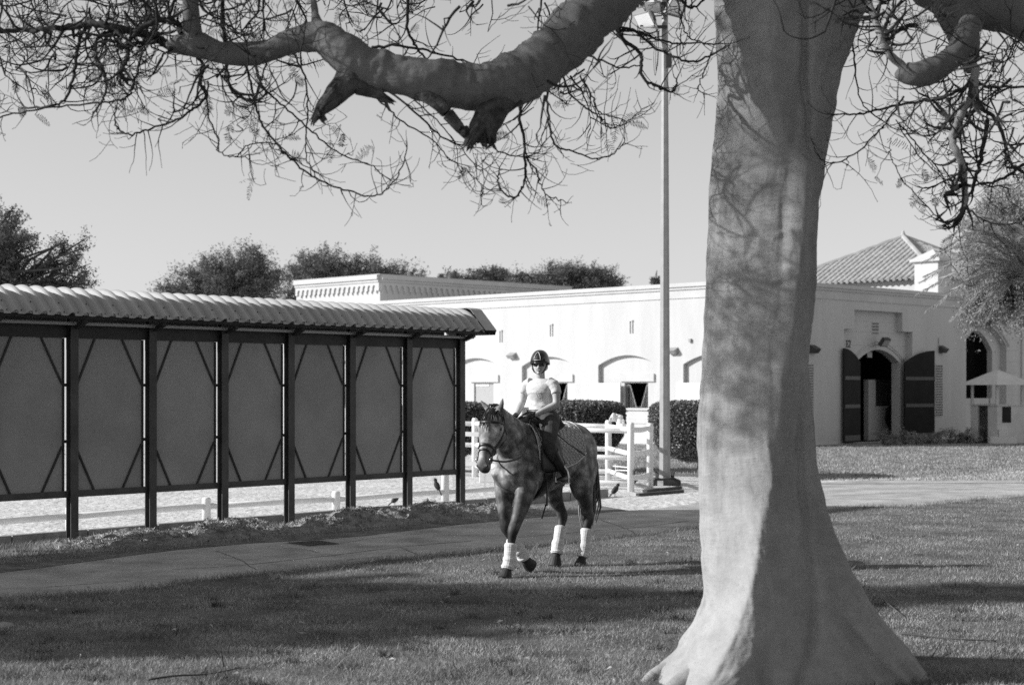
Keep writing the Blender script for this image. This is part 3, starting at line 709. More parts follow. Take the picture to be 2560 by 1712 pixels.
# E2 on the wall above the left leaf
s0, zc = wr(2112, 868, .28); tx = MB(); o_ = Cb + RU * (s0 + 0.07) + RN * 0.014 + Z * (zc); hh = 0.26
def stroke(x0, y0, x1, y1): tx.obox(o_ + RU * x0 + Z * y0, RU * (x1 - x0), RN * 0.006, Z * (y1 - y0))
stroke(0.02, 0, 0.06, hh); stroke(0.0, 0, 0.14, 0.022); stroke(0.0, hh - 0.022, 0.14, hh); stroke(0.06, hh / 2 - .011, 0.11, hh / 2 + .011)
stroke(0.125, 0.022, 0.14, 0.06); stroke(0.125, hh - .06, 0.14, hh - .022); stroke(0.10, hh / 2 - .03, 0.112, hh / 2 + .03)
tx.build('letter', M_ink, bd)
tx = MB()
two = crom([(0.175, 0.19), (0.19, 0.24), (0.235, 0.25), (0.275, 0.21), (0.265, 0.15), (0.21, 0.07), (0.175, 0.015)], 5)
for (xa, ya), (xb, yb) in zip(two[:-1], two[1:]):
    tx.bar(o_ + RU * xa + Z * ya + RN * .004, o_ + RU * xb + Z * yb + RN * .004, 0.034, 0.006, RN)
tx.obox(o_ + RU * 0.17 , RU * 0.11, RN * 0.006, Z * 0.03)
tx.build('numeral', M_ink, bd)
def flood(o, U, N, sc_, name, parent, m=M_lampdark):
    o = Vector(o); f = (N * 0.8 - Z * 0.6).normalized(); b = f.cross(U).normalized()
    mb = MB(); mb.obox(o - U * 0.2 * sc_ - b * 0.15 * sc_, U * 0.4 * sc_, b * 0.3 * sc_, f * -0.13 * sc_)
    h_ = mb.build(name, m, parent)
    mb = MB(); mb.obox(o - U * 0.17 * sc_ - b * 0.12 * sc_ + f * 0.003, U * 0.34 * sc_, b * 0.24 * sc_, f * 0.006); mb.build('lamp_lens', M_shut, h_)
    return h_
s_, z_ = wr(2203, 858); flood(C0 + RU * s_ + Z * z_ + RN * 0.2, RU, RN, 1.1, 'floodlight', bd)
for px in (2030, 2352):
    s_, z_ = wr(px, 876); wedge(C0 + RU * s_ + Z * (z_ - .1), RU, RN, 0.34, 0.30, 0.28, 'wall_lamp', M_lampdark, bd)
s_, z_ = wr(2345, 866); mb = MB(); mb.obox(C0 + RU * s_ + Z * z_, RU * 0.04, RN * 0.03, Z * 0.33); mb.build('conduit', M_shut, bd)

# taller block behind, with its arcaded frieze
K0 = at(950, 970, 75.0); K0.z = 0; KH = 7.27
bl = thing('parapet_block', 'taller white block with a scalloped arcade frieze behind the stables', 'building', tuple(K0))
mb = MB(); Wl, Wr = 6.4, 13.0
mb.obox(K0, LV * Wl, RU * Wr, Z * KH); mb.build('block_wall', M_wall, bl)
def frieze(o, U, N, W, mirror):
    z0, z1, zc_ = KH - 0.80, KH - 0.47, KH
    pit = 0.36; n = int(W / pit); poly = [(0, KH - 0.3), (0, z0 + .10)]
    for i in range(n):
        x = i * pit + (W - n * pit) / 2
        poly += [(x + 0.05, z0 + .10), (x + 0.05, z0 - 0.02), (x + 0.10, z0 - 0.02), (x + 0.10, z1 - .12)]
        poly += [(x + 0.22 - 0.12 * math.cos(math.pi * k_ / 6), z1 - .12 + 0.16 * math.sin(math.pi * k_ / 6)) for k_ in range(1, 6)]
        poly += [(x + 0.34, z1 - .12), (x + 0.34, z0 + .10)]
    poly += [(W, z0 + .10), (W, KH - 0.3)]
    mb = MB(); mb.prism(poly, o, U, Z, N * 0.07); mb.build('arcade_frieze', M_walltrim, bl)
    mb = MB(); mb.obox(o + Z * (KH - .295), U * W, N * 0.12, Z * 0.12); mb.build('cornice', M_walltrim, bl)
    mb = MB(); mb.obox(o + Z * (KH - .17), U * W, N * 0.2, Z * 0.2); mb.build('parapet_cap', M_walltrim, bl)
frieze(K0, LV, LN, Wl, 0); frieze(K0, RU, RN, Wr, 1)
mb = MB(); mb.obox(K0 - LV * .2 - RU * .2 + Z * (KH + .035), LV * (Wl + .3), RU * (Wr + .3), Z * 0.03); mb.build('roof_edge', M_walltrim, bl)

# tiled pyramid roof and chimney beyond the doorway wing
AP = at(2258, 592, 84.0); S_ = 10.1; ez = 7.35
tr = thing('tiled_roof_pavilion', 'square white pavilion under a ribbed barrel tile pyramid roof', 'building', (AP.x, AP.y, 0))
cn = Vector((AP.x, AP.y, 0)); hd_ = S_ / math.sqrt(2)
crn = {'front': cn + Vector((0, -hd_, ez)), 'left': cn + Vector((-hd_, 0, ez)), 'back': cn + Vector((0, hd_, ez)), 'right': cn + Vector((hd_, 0, ez))}
apx = Vector((AP.x, AP.y, AP.z))
mb = MB()
for a, b in (('left', 'front'), ('front', 'right'), ('right', 'back'), ('back', 'left')): mb.add([crn[a], crn[b], apx], [(0, 1, 2)])
mb.build('roof_deck', M_tile, tr)
for a, b in (('left', 'front'), ('front', 'right')):
    A_, B_ = crn[a], crn[b]; e = (B_ - A_).normalized(); L_ = (B_ - A_).length; mid = (A_ + B_) / 2; upv = (apx - mid); nrm = e.cross(upv).normalized()
    if nrm.z < 0: nrm = -nrm
    nt = 30
    for i in range(nt):
        x = L_ * (i + 0.5) / nt; f_ = 1 - abs(2 * x / L_ - 1)
        p = A_ + e * x; q = p + upv * f_ * 0.995
        if (q - p).length < 0.15: continue
        mb = MB(); k_ = max(2, int((q - p).length / 0.42)); pts = []; rr = []
        for j in range(k_):
            pts += [p.lerp(q, j / k_) - nrm * 0.01, p.lerp(q, (j + 0.97) / k_) - nrm * 0.01]; rr += [0.098, 0.075]
        mb.tube(pts, rr, 7); mb.build('tile_row', M_tile, tr)
for c_ in ('left', 'front', 'right'):
    mb = MB(); mb.tube([crn[c_], apx], 0.14, 8); mb.build('hip_tiles', M_tile, tr)
mb = MB(); mb.lathe(apx, [(0.16, -0.1), (0.12, 0.12), (0.05, 0.3), (0.02, 0.36)], 8); mb.build('finial', M_tile, tr)
mb = MB(); w_ = S_ - 0.9; mb.obox(cn + Vector((0, -w_ / math.sqrt(2), 0)), LV * w_, RU * w_, Z * (ez - 0.02)); mb.build('pavilion_wall', M_wall, tr)
CH = at(2345, 970, 63.0); CH.z = 0
ch = thing('chimney_pier', 'white square chimney with a hipped cap beside the tiled roof', 'chimney', tuple(CH))
zc1 = H + (HZ - 652) * 63 / F; zc2 = H + (HZ - 632) * 63 / F
mb = MB(); mb.obox(CH, LV * 1.05, RU * 1.05, Z * zc1); mb.build('shaft', M_wall, ch)
mb = MB(); q0 = CH - (LV + RU) * 0.14 + Z * zc1; mb.obox(q0, LV * 1.33, RU * 1.33, Z * 0.10); mb.build('cap_slab', M_walltrim, ch)
mb = MB(); q0 = q0 + Z * 0.102 + (LV + RU) * .03; a_ = [q0, q0 + LV * 1.27, q0 + (LV + RU) * 1.27, q0 + RU * 1.27]; mb.add(a_ + [q0 + (LV + RU) * .635 + Z * 0.42], [(0, 1, 4), (1, 2, 4), (2, 3, 4), (3, 0, 4), (3, 2, 1, 0)]); mb.build('cap_hip', M_walltrim, ch)

# set-back wing at the far right with its own arch
W0 = C0 + RU * (RW - 0.02) - RN * 0.0
wg = thing('arched_wing', 'shaded set-back wing with a deep arched opening at the right edge', 'building', tuple(W0))
WB = C0 - RN * 3.2
def ww(px, py): return wr(px, py, 3.2)
a0, a1 = max(RW - .15, ww(2408, 900)[0]), ww(2516, 900)[0]; zsp, ztp = ww(2460, 862)[1], ww(2460, 812)[1]
mb = MB(); wall(mb, WB, RU, RN, RW - 0.2, RW + 16, 0, 5.2, [(arch(a0, a1, zsp, ztp - zsp, 20), 0.0)], 0.3); mb.build('wing_wall', M_wall, wg, fixn=False)
WB2 = WB - RN * 0.3; b0, b1 = ww(2404, 900)[0] + .1, ww(2490, 900)[0] + .3
mb = MB(); wall(mb, WB2, RU, RN, a0 - 1, a1 + 1, 0, 5, [(arch(a0 + .1, a1 - .75, zsp - .25, ztp - zsp, 20), 1.55)], 0.25); mb.build('inner_arch_wall', M_wall, wg, fixn=False)
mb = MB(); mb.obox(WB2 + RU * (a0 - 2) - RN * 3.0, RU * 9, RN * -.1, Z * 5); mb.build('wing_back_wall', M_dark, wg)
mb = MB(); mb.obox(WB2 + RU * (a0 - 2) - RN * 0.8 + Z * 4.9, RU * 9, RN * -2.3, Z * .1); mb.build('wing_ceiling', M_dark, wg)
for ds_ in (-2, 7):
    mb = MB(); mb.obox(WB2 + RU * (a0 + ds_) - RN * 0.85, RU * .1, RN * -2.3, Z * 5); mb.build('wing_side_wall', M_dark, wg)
sx0, sx1 = ww(2530, 800)[0], ww(2552, 800)[0]
mb = MB(); mb.obox(WB + RU * sx1, RU * 0.28, RN * 0.07, Z * (ww(2550, 790)[1])); mb.obox(WB + RU * (a1 + .2) + Z * ww(2550, 792)[1], RU * (sx1 - a1 + .08), RN * 0.07, Z * 0.2); mb.build('stepped_surround', M_walltrim, wg)
for zz in np.arange(0.7, ztp + .9, 0.5):
    mb = MB(); mb.obox(WB + RU * (a1 + .05) + Z * zz, RU * (sx1 - a1 - .06), RN * 0.01, Z * 0.02); mb.build('string_course', M_walltrim, wg)
mb = MB(); pts = [WB + RU * s + Z * z + RN * 0.015 for s, z in arch(a0 - .2, a1 + .2, zsp, ztp - zsp + .2, 24)]; mb.tube(pts, 0.07, 6); mb.build('arch_moulding', M_walltrim, wg)
s_, z_ = ww(2472, 810); flood(WB + RU * s_ + Z * z_ + RN * 0.2, RU, RN, 1.2, 'floodlight', wg)

# ------------------------------------------------------------------ kiosk, planter, shrubs by the doorway
def leaf_cloud(P, size, droop=0.0, asp=0.42):
    """triangles of leaf size at the points P"""
    n = len(P); d = rng.normal(size=(n, 3)); d[:, 2] -= droop * np.abs(rng.normal(size=n)) * 1.6
    d /= np.linalg.norm(d, axis=1)[:, None]
    e = np.cross(d, rng.normal(size=(n, 3))); e /= np.linalg.norm(e, axis=1)[:, None] + 1e-9
    s = size * rng.uniform(0.55, 1.4, n)[:, None]
    v = np.empty((n, 3, 3)); v[:, 0] = P - d * s * 0.5; v[:, 1] = P + d * s * 0.5; v[:, 2] = P + e * s * asp
    return v.reshape(-1, 3)
KY = 58.5
kb = at(2493, 970, KY); kb.z = 0
ki = thing('garden_kiosk', 'small white kiosk with a pyramid roof beside the stable corner', 'kiosk', tuple(kb))
zb = lambda py: H + (HZ - py) * KY / F
ez_, az_ = zb(962), zb(925); hw = 71 * KY / F / math.sqrt(2) * 1.0
cor = [kb + Vector((0, -hw * 1.0, 0)) , kb + Vector((hw, 0, 0)), kb + Vector((0, hw, 0)), kb + Vector((-hw, 0, 0))]
a45 = math.radians(28)
def kx(x, y, z): return kb + Vector((x * math.cos(a45) - y * math.sin(a45), x * math.sin(a45) + y * math.cos(a45), z))
h2 = 0.78
mb = MB(); rr = 0.98
mb.add([kx(-rr, -rr, ez_), kx(rr, -rr, ez_), kx(rr, rr, ez_), kx(-rr, rr, ez_), kx(-.06, -.06, az_), kx(.06, -.06, az_), kx(.06, .06, az_), kx(-.06, .06, az_)], [(0, 1, 5, 4), (1, 2, 6, 5), (2, 3, 7, 6), (3, 0, 4, 7), (4, 5, 6, 7), (3, 2, 1, 0)])
mb.build('kiosk_roof', M_kiosk, ki)
cz = zb(1013); p_ = 0.62
for x in (-p_, p_):
    for y in (-p_, p_):
        mb = MB(); c = kx(x, y, cz); mb.obox(c - Vector((.045, .045, 0)), (.09, 0, 0), (0, .09, 0), Z * (ez_ - cz)); mb.build('corner_post', M_kiosk, ki)
for (x0, y0, x1, y1) in ((-.66, -.66, .66, -.58), (-.66, .58, .66, .66), (.58, -.579, .66, .579)):
    mb = MB(); mb.add([kx(x, y, z) for z in (0, cz) for x, y in ((x0, y0), (x1, y0), (x1, y1), (x0, y1))], [(3, 2, 1, 0), (4, 5, 6, 7), (0, 1, 5, 4), (1, 2, 6, 5), (2, 3, 7, 6), (3, 0, 4, 7)]); mb.build('counter_panel', M_kiosk, ki)
for y0, y1 in ((-.579, -.2), (.3, .579)):
    mb = MB(); mb.add([kx(x, y, z) for z in (0, cz) for x, y in ((-.66, y0), (-.58, y0), (-.58, y1), (-.66, y1))], [(3, 2, 1, 0), (4, 5, 6, 7), (0, 1, 5, 4), (1, 2, 6, 5), (2, 3, 7, 6), (3, 0, 4, 7)]); mb.build('counter_panel', M_kiosk, ki)
mb = MB(); mb.add([kx(-.42, -.664, cz - .62), kx(.02, -.664, cz - .62), kx(.02, -.664, cz - .04), kx(-.42, -.664, cz - .04)], [(0, 1, 2, 3)]); mb.build('hatch', M_door, ki)
mb = MB(); mb.add([kx(x, y, z) for z in (cz, cz + .045) for x, y in ((-.7, -.7), (.7, -.7), (.7, .7), (-.7, .7))], [(3, 2, 1, 0), (4, 5, 6, 7), (0, 1, 5, 4), (1, 2, 6, 5), (2, 3, 7, 6), (3, 0, 4, 7)]); mb.build('counter_top', M_kiosk, ki)
for x in (-.1, .3):
    mb = MB(); c = kx(x, .3, cz + .045); mb.obox(c, (.04, 0, 0), (0, .04, 0), Z * (ez_ - cz - .05)); mb.build('inner_post', M_shut, ki)
# stepped block marker
Bp = gp(2509, 1109); sbk = thing('stepped_block', 'pale block stack in the shape of an upturned T in the flower bed', 'block', tuple(Bp))
f_ = Bp.y / F
for (xa, xb, ya, yb) in ((-33, 33, 1109, 1091), (-11, 11, 1090.8, 1073)):
    mb = MB(); mb.obox(Bp + Vector((xa * f_, 0, (1109 - ya) * f_)), ((xb - xa) * f_, 0.0, 0), (0, 0.22, 0), Z * (ya - yb) * f_); mb.build('block', M_conc if False else M_shutw, sbk)
def shrub(name, label, cat, base, r, h, n, size, m, group=None, stems=5, droop=0.0):
    t = thing(name, label, cat, tuple(base), group)
    c = np.array([random.gauss(0, 1) for _ in range(0)])
    cl = rng.normal(size=(max(6, n // 60), 3)) * np.array([r * .5, r * .5, h * .26]) + np.array([base.x, base.y, base.z + h * 0.58])
    P = cl[rng.integers(0, len(cl), n)] + rng.normal(size=(n, 3)) * r * 0.2
    P[:, 2] = np.maximum(P[:, 2], base.z + 0.02)
    v = leaf_cloud(P, size, droop); link('foliage', np_mesh('foliage', v, np.arange(len(v)).reshape(-1, 3), m), t)
    mb = MB()
    for k_ in range(stems):
        q = Vector(cl[k_ % len(cl)]); mb.tube([base, base.lerp(q, .5) + Vector((random.gauss(0, .04), random.gauss(0, .04), 0)), q], [0.015, 0.012, 0.006], 5)
    mb.build('stem', M_twig, t)
    return t
for k_, px in enumerate(np.linspace(2215, 2470, 11)):
    b_ = gp(px + random.uniform(-6, 6), 1112 - 6 * (k_ / 10) + random.uniform(-2, 2))
    nm = ['first', 'second', 'third', 'fourth', 'fifth', 'sixth', 'seventh', 'eighth', 'ninth', 'tenth', 'eleventh'][k_]
    shrub('bedding_plant', 'low leafy bedding plant in the row below the doorway, %s from the door' % nm, 'plant', b_, 0.32, random.uniform(0.34, 0.55), 380, 0.085, M_leaf_pale, 'bedding plants in front of the shaded wall')
shrub('round_shrub', 'sparse rounded shrub growing behind the stepped block', 'shrub', gp(2518, 1100), 0.75, 1.05, 500, 0.08, M_leaf_far)
mb = MB(); q = gp(2462, 1092); mb.tube([q + Vector((-.5, 0, .14)), q + Vector((.5, .1, .14))], 0.13, 10); o = mb.build('timber_log', M_bark_far); tag(o, 'thick dark log lying before the kiosk counter', 'log')

# ------------------------------------------------------------------ white arena fence and gate
fn = thing('arena_fence', 'white three-rail pipe fence crossing behind the grey horse', 'fence', tuple(gp(1521, 1208)))
def pipe_post(p, h, r, parent, name='fence_post'):
    mb = MB(); mb.lathe(p, [(r, 0), (r, h - .05), (r * .9, h - .015), (r * .5, h)], 14); return mb.build(name, M_pvc, parent, smooth=True)
fp = [gp(1187, 1192), gp(1356, 1200), gp(1521, 1208)]
dv = fp[1] - fp[0]; fp = [fp[0] - dv] + fp
for p in fp: pipe_post(p, 1.33, 0.068, fn)
for a, b in zip(fp[:-1], fp[1:]):
    for z_ in (0.25, 0.72, 1.20):
        mb = MB(); mb.tube([a + Z * z_, b + Z * z_], 0.052, 12); mb.build('fence_rail', M_pvc, fn, smooth=True)
rt = thing('fence_return', 'short white curved fence return between gate and lamp pole', 'fence', tuple(gp(1625, 1220)))
p1, p2, p3 = gp(1521, 1208), gp(1577, 1229), gp(1625, 1220)
pipe_post(p2, 1.34, 0.066, rt); pipe_post(p3, 1.30, 0.066, rt)
for z_ in (0.27, 0.74, 1.20):
    c = crom([tuple(p2 + Z * z_), tuple((p2 + p3) / 2 + Z * (z_ - .02)), tuple(p3 + Z * z_ + Vector((-.03, 0, .0))), tuple(p3 + Vector((.05, .25, z_)))], 6)
    mb = MB(); mb.tube([Vector(q) for q in c], 0.052, 10); mb.build('fence_rail', M_pvc, rt, smooth=True)
    mb = MB(); mb.tube([p1 + Z * (z_) + Vector((0.0, -.07, 0)), p2 + Z * (z_ - .0) + Vector((-.06, 0.02, 0))], 0.05, 10); mb.build('fence_rail', M_pvc, rt, smooth=True)
gt = thing('arena_gate', 'white pipe gate standing closed against its latch post', 'gate', tuple(gp(1570, 1226)))
g1 = gp(1572, 1224) + Vector((0, -.05, 0)); g0 = gp(1330, 1213)
gd = (g1 - g0).normalized()
for z_ in (0.13, 0.63, 1.16):
    mb = MB(); mb.tube([g0 + Z * z_, g1 + Z * z_], 0.047, 12); mb.build('gate_rail', M_pvc, gt, smooth=True)
for p in (g0, g1 + gd * .03):
    mb = MB(); mb.tube([p + Z * 0.08, p + Z * 1.2], 0.05, 12); mb.build('gate_stile', M_pvc, gt, smooth=True)
mb = MB(); q = g1 - gd * 0.32 + Z * 0.5; mb.tube([q, q - Z * .12, q - Z * .12 + gd * .3], 0.012, 6); mb.tube([q + Z * -.04 - gd * .06, q - Z * .06 + gd * .3], 0.012, 6); mb.build('latch', M_pvc, gt)
mb = MB(); q = p2 + Vector((.06, -.07, .42)); mb.tube([q, q + Vector((0, 0, -.09))], 0.022, 8); mb.build('padlock', M_lampdark, gt)
jr = thing('jump_wing', 'two grey shaded rails standing behind the end post of the shelter', 'jump rail', tuple(gp(1150, 1235)))
for z_, h_ in ((1.12, 0.085), (0.56, 0.085)):
    d_ = 31.0; a = at(1130, 970, d_); b = at(1216, 970, d_ - 1.0); mb = MB()
    mb.bar(Vector((a.x, a.y, z_)), Vector((b.x, b.y, z_ + .01)), 0.03, 0.085); mb.build('plank', M_shut, jr)  # grey in place of white: the rails' shaded side is in the colour
for px in (1134, 1212):
    a = at(px, 970, 31.03 if px < 1150 else 30.1); mb = MB(); mb.obox((a.x - .02, a.y + .02, 0), (.04, 0, 0), (0, .04, 0), Z * 1.2); mb.build('wing_upright', M_pvc, jr)
cb = thing('concrete_block', 'pale square concrete block on the sand behind the horse', 'block', tuple(gp(1219, 1206)))
q = gp(1198, 1206); mb = MB(); mb.obox(q, (0.36, -.05, 0), (0.05, 0.36, 0), Z * 0.27); o = mb.build('block_body', M_shutw, cb); bv = o.modifiers.new('b', 'BEVEL'); bv.width = .012
mb = MB(); mb.obox(q + Vector((0.03, .02, .271)), (0.30, -.04, 0), (0.04, 0.28, 0), Z * 0.02); mb.build('block_top', M_shutw, cb)
# white brushing boots hung over the fence
def cloth_strip(path, w, th, name, m, parent):
    mb = MB(); pts = crom(path, 6); rs = []
    for i, p in enumerate(pts):
        t_ = Vector(pts[min(i + 1, len(pts) - 1)] - pts[max(i - 1, 0)]).normalized(); s_ = t_.cross(Vector((0, -1, 0))).normalized(); n_ = Vector((0, -1, 0))
        ww_ = w * (0.8 + 0.3 * math.sin(i * 0.7)); p = Vector(p)
        rs.append([p + s_ * (ww_ * math.cos(a)) + n_ * (th * math.sin(a) + 0.02 * math.sin(3 * a + i)) for a in np.linspace(0, 2 * math.pi, 12, endpoint=False)])
    mb.rings(rs); return mb.build(name, m, parent, smooth=True)
bt = thing('hanging_boots', 'pair of white horse boots draped over the fence top rail', 'horse boots', tuple(at(1545, 1065, 32.6)))
Yb = 32.3
cloth_strip([tuple(at(1527, 1040, Yb)), tuple(at(1540, 1048, Yb)), tuple(at(1552, 1058, Yb - .05)), tuple(at(1558, 1078, Yb - .1))], 0.09, 0.05, 'boot', M_pvc, bt)
cloth_strip([tuple(at(1549, 1036, Yb)), tuple(at(1546, 1052, Yb)), tuple(at(1556, 1068, Yb - .1)), tuple(at(1562, 1080, Yb - .1))], 0.08, 0.05, 'boot', M_pvc, bt)

# ------------------------------------------------------------------ clipped hedges
def topiary(px, pyb, Yd, prof, label, nleaf):
    b_ = at(px, 970, Yd); b_.z = 0
    t = thing('clipped_hedge', label, 'hedge', tuple(b_), 'clipped drum hedges in front of the stables')
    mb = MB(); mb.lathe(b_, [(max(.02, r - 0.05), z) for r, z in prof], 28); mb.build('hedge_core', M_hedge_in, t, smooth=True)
    rr = np.array([p[0] for p in prof]); zz = np.array([p[1] for p in prof])
    seg = np.hypot(np.diff(rr), np.diff(zz)); wgt = seg * (rr[:-1] + rr[1:]) / 2; wgt /= wgt.sum()
    k_ = rng.choice(len(seg), nleaf, p=wgt); u = rng.random(nleaf); r_ = rr[k_] * (1 - u) + rr[k_ + 1] * u; z_ = zz[k_] * (1 - u) + zz[k_ + 1] * u
    a_ = rng.uniform(0, 2 * np.pi, nleaf); r_ = r_ + rng.normal(0, 0.013, nleaf); 
    P = np.c_[b_.x + r_ * np.cos(a_), b_.y + r_ * np.sin(a_), z_ + rng.normal(0, 0.02, nleaf)]
    v = leaf_cloud(P, 0.05, 0, 0.6); link('hedge_leaves', np_mesh('hedge_leaves', v, np.arange(len(v)).reshape(-1, 3), M_leaf_hedge), t)
    mb = MB(); mb.tube([b_, b_ + Z * (prof[0][1] + .1)], [0.09, 0.07], 8); mb.build('trunk', M_bark_far, t)
    return t
pr = [(0.25, 0.36), (0.62, 0.46), (0.92, 0.64), (1.08, 0.86), (1.15, 1.05), (1.15, 1.50), (1.10, 1.60), (0.92, 1.655), (0.5, 1.68), (0.02, 1.69)]
topiary(1752, 0, 36.0, [(r * 1.0, z) for r, z in pr], 'clipped drum hedge half hidden behind the big trunk', 26000)
topiary(1452, 0, 38.5, [(r * 0.92, z - .02) for r, z in pr], 'clipped drum hedge right behind the rider and fence', 24000)
topiary(1112, 0, 38.5, [(r * 0.92, z - .03) for r, z in pr], 'clipped drum hedge between shelter end and horse head', 16000)

# ------------------------------------------------------------------ lamp pole
PB = gp(1662, 1212); PY = PB.y
lp = thing('flood_light_pole', 'tall grey octagonal steel pole with floodlights at its top', 'light pole', tuple(PB))
mb = MB(); mb.rings([[PB + Vector((r * math.cos(math.pi / 8 + k_ * math.pi / 4), r * math.sin(math.pi / 8 + k_ * math.pi / 4), z)) for k_ in range(8)] for r, z in ((0.122, 0.10), (0.118, 0.5), (0.062, 10.6))])
mb.build('pole', M_lampmetal, lp)
mb = MB(); mb.obox(PB + Vector((-.22, -.22, .112)), (.44, 0, 0), (0, .44, 0), Z * .035); mb.build('base_plate', M_lampdark, lp)
for x in (-.16, .16):
    for y in (-.16, .16):
        mb = MB(); mb.tube([PB + Vector((x, y, .147)), PB + Vector((x, y, .27))], .022, 8); mb.build('anchor_bolt', M_lampdark, lp)
mb = MB(); mb.obox(PB + Vector((-.30, -.30, 0)), (.60, 0, 0), (0, .6, 0), Z * .112); mb.build('footing', M_stripe, lp)
mb = MB(); mb.obox(PB + Vector((-.18, -.303, 0.003)), (.12, 0, 0), (0, .003, 0), Z * .106); mb.build('painted_band', M_pvc, lp)
mb = MB(); mb.obox(PB + Vector((.01, -.17, H + (HZ - 172) * PY / F - PB.z)), (.12, 0, 0), (0, .12, 0), Z * .27); mb.build('ballast_box', M_lampdark, lp)
def head(px, py, yaw, s_=1.0):
    c = at(px, py, PY - .25); fdir = Vector((math.sin(yaw) * .8, -math.cos(yaw) * .8, -.6)).normalized(); U = Vector((math.cos(yaw), math.sin(yaw), 0)); b_ = U.cross(fdir).normalized()
    mb = MB(); mb.prism([(-.24 * s_, -.17 * s_), (.24 * s_, -.17 * s_), (.24 * s_, .17 * s_), (-.24 * s_, .17 * s_)], c, U, b_, fdir * -0.05); o = mb.build('lamp_head', M_lampmetal, lp)
    mb = MB(); rs = [[c + fdir * -d + U * x * k_ + b_ * y * k_ for x, y in ((-.22 * s_, -.15 * s_), (.22 * s_, -.15 * s_), (.22 * s_, .15 * s_), (-.22 * s_, .15 * s_))] for d, k_ in ((.051, 1), (.16, .7), (.24, .4))]
    mb.rings(rs); mb.build('lamp_housing', M_lampdark, o)
    mb = MB(); mb.obox(c - U * .21 * s_ - b_ * .14 * s_ + fdir * .002, U * .42 * s_, b_ * .28 * s_, fdir * .008); mb.build('lamp_lens', M_glassw, o)
    mb = MB()
    for k_ in (-1, 1): mb.bar(c + U * .25 * s_ * k_ - fdir * .06, c + U * .25 * s_ * k_ - fdir * .06 - Vector((0, 0, .20)), .03, .02)
    mb.bar(c - U * .26 * s_ - fdir * .06 - Vector((0, 0, .2)), c + U * .26 * s_ - fdir * .06 - Vector((0, 0, .2)), .03, .02); mb.build('bracket', M_lampdark, o)
head(1611, 52, -0.9); head(1622, 84, -0.4, .8); head(1612, -6, -0.9); head(1690, 20, 0.8); head(1632, 20, -.3, .7)
for py in (68, 10):
    a = at(1600, py, PY - .12); b = at(1700 if py < 50 else 1668, py, PY - .12); mb = MB(); mb.bar(a, b, .06, .06); mb.build('cross_arm', M_lampdark, lp)
for k_ in range(3):
    c = crom([tuple(at(1640 + 4 * k_, 90, PY - .13)), tuple(at(1634 + 5 * k_, 140, PY - .14)), tuple(at(1638 + k_ * 3, 190 - k_ * 12, PY - .14)), tuple(at(1646, 130, PY - .13))], 6); mb = MB(); mb.tube([Vector(q) for q in c], .006, 4); mb.build('loose_cable', M_lampdark, lp)
for nm, a, b in (('timber_plank', (1595, 1240), (1705, 1231)), ('timber_plank', (1612, 1231), (1700, 1222))):
    A_, B_ = gp(*a), gp(*b); mb = MB(); mb.bar(A_ + Z * .03, B_ + Z * .03, .10, .05); o = mb.build(nm, M_stripe)
    tag(o, 'longer weathered plank lying nearest the camera by the pole footing' if a[1] == 1240 else 'shorter weathered plank lying against the pole footing', 'plank')

# ------------------------------------------------------------------ mynah birds
def bird(base, yaw, pitch_, s_, label, legs=True):
    t = thing('mynah_bird', label, 'bird', tuple(base), 'mynah birds on the arena sand', yaw)
    Rm = Matrix.Rotation(-pitch_, 3, 'Y'); z0 = 0.045 * s_
    pr_ = [(-.055, 0.010, .012), (-.04, .026, .024), (-.01, .034, .030), (.025, .034, .030), (.048, .024, .022), (.062, .021, .020), (.080, .022, .020), (.094, .014, .013), (.100, .005, .005)]
    c = Vector((0, 0, .035 * s_ + z0))
    mb = MB(); rs = []
    for x, a_, b_ in pr_:
        zo = 0.012 if x > .055 else 0.0
        rs.append([c + Rm @ (Vector((x, b_ * math.cos(k_ * math.pi / 5), a_ * math.sin(k_ * math.pi / 5) + zo)) * s_) for k_ in range(10)])
    mb.rings(rs); mb.build('body', M_bird, t, smooth=True, local=True)
    mb = MB(); a_ = [(-.04, -.012, .006), (-.04, .012, .006), (-.13, .016, -.002), (-.13, -.016, -.002)]
    mb.add([c + Rm @ (Vector(q) * s_) for q in a_] + [c + Rm @ ((Vector(q) - Vector((0, 0, .006))) * s_) for q in a_], [(0, 1, 2, 3), (7, 6, 5, 4), (0, 4, 5, 1), (1, 5, 6, 2), (2, 6, 7, 3), (3, 7, 4, 0)]); mb.build('tail', M_bird, t, local=True)
    mb = MB(); mb.tube([c + Rm @ (Vector((.096, 0, .012)) * s_), c + Rm @ (Vector((.122, 0, .009)) * s_)], [.006 * s_, .001], 6); mb.build('beak', M_beak, t, local=True)
    for k_ in (-1, 1):
        mb = MB(); mb.tube([c + Vector((0, .012 * k_ * s_, -.02 * s_)), Vector((.0, .012 * k_ * s_, 0))], .0035 * s_, 5); mb.tube([Vector((-.01 * s_, .012 * k_ * s_, .002)), Vector((.03 * s_, .012 * k_ * s_, .002))], .003 * s_, 4); mb.build('leg', M_beak, t, local=True)
bird(at(1093, 1226, 26.6) + Vector((0, 0, -0.03)), math.radians(165), math.radians(62), 1.35, 'dark bird perched upright on the low white rail')
bird(gp(987, 1264), math.radians(30), math.radians(35), 1.3, 'dark bird pecking the sand left of the perched bird')
bird(gp(1008, 1252), math.radians(200), math.radians(20), 1.1, 'dark bird half hidden behind a shelter post')
bird(gp(1537, 1241), math.radians(25), math.radians(45), 1.5, 'dark bird standing on the sand under the gate')
bird(gp(1583, 1216, .06), math.radians(25), math.radians(15), 1.2, 'dark bird crouching at the foot of the gate post')

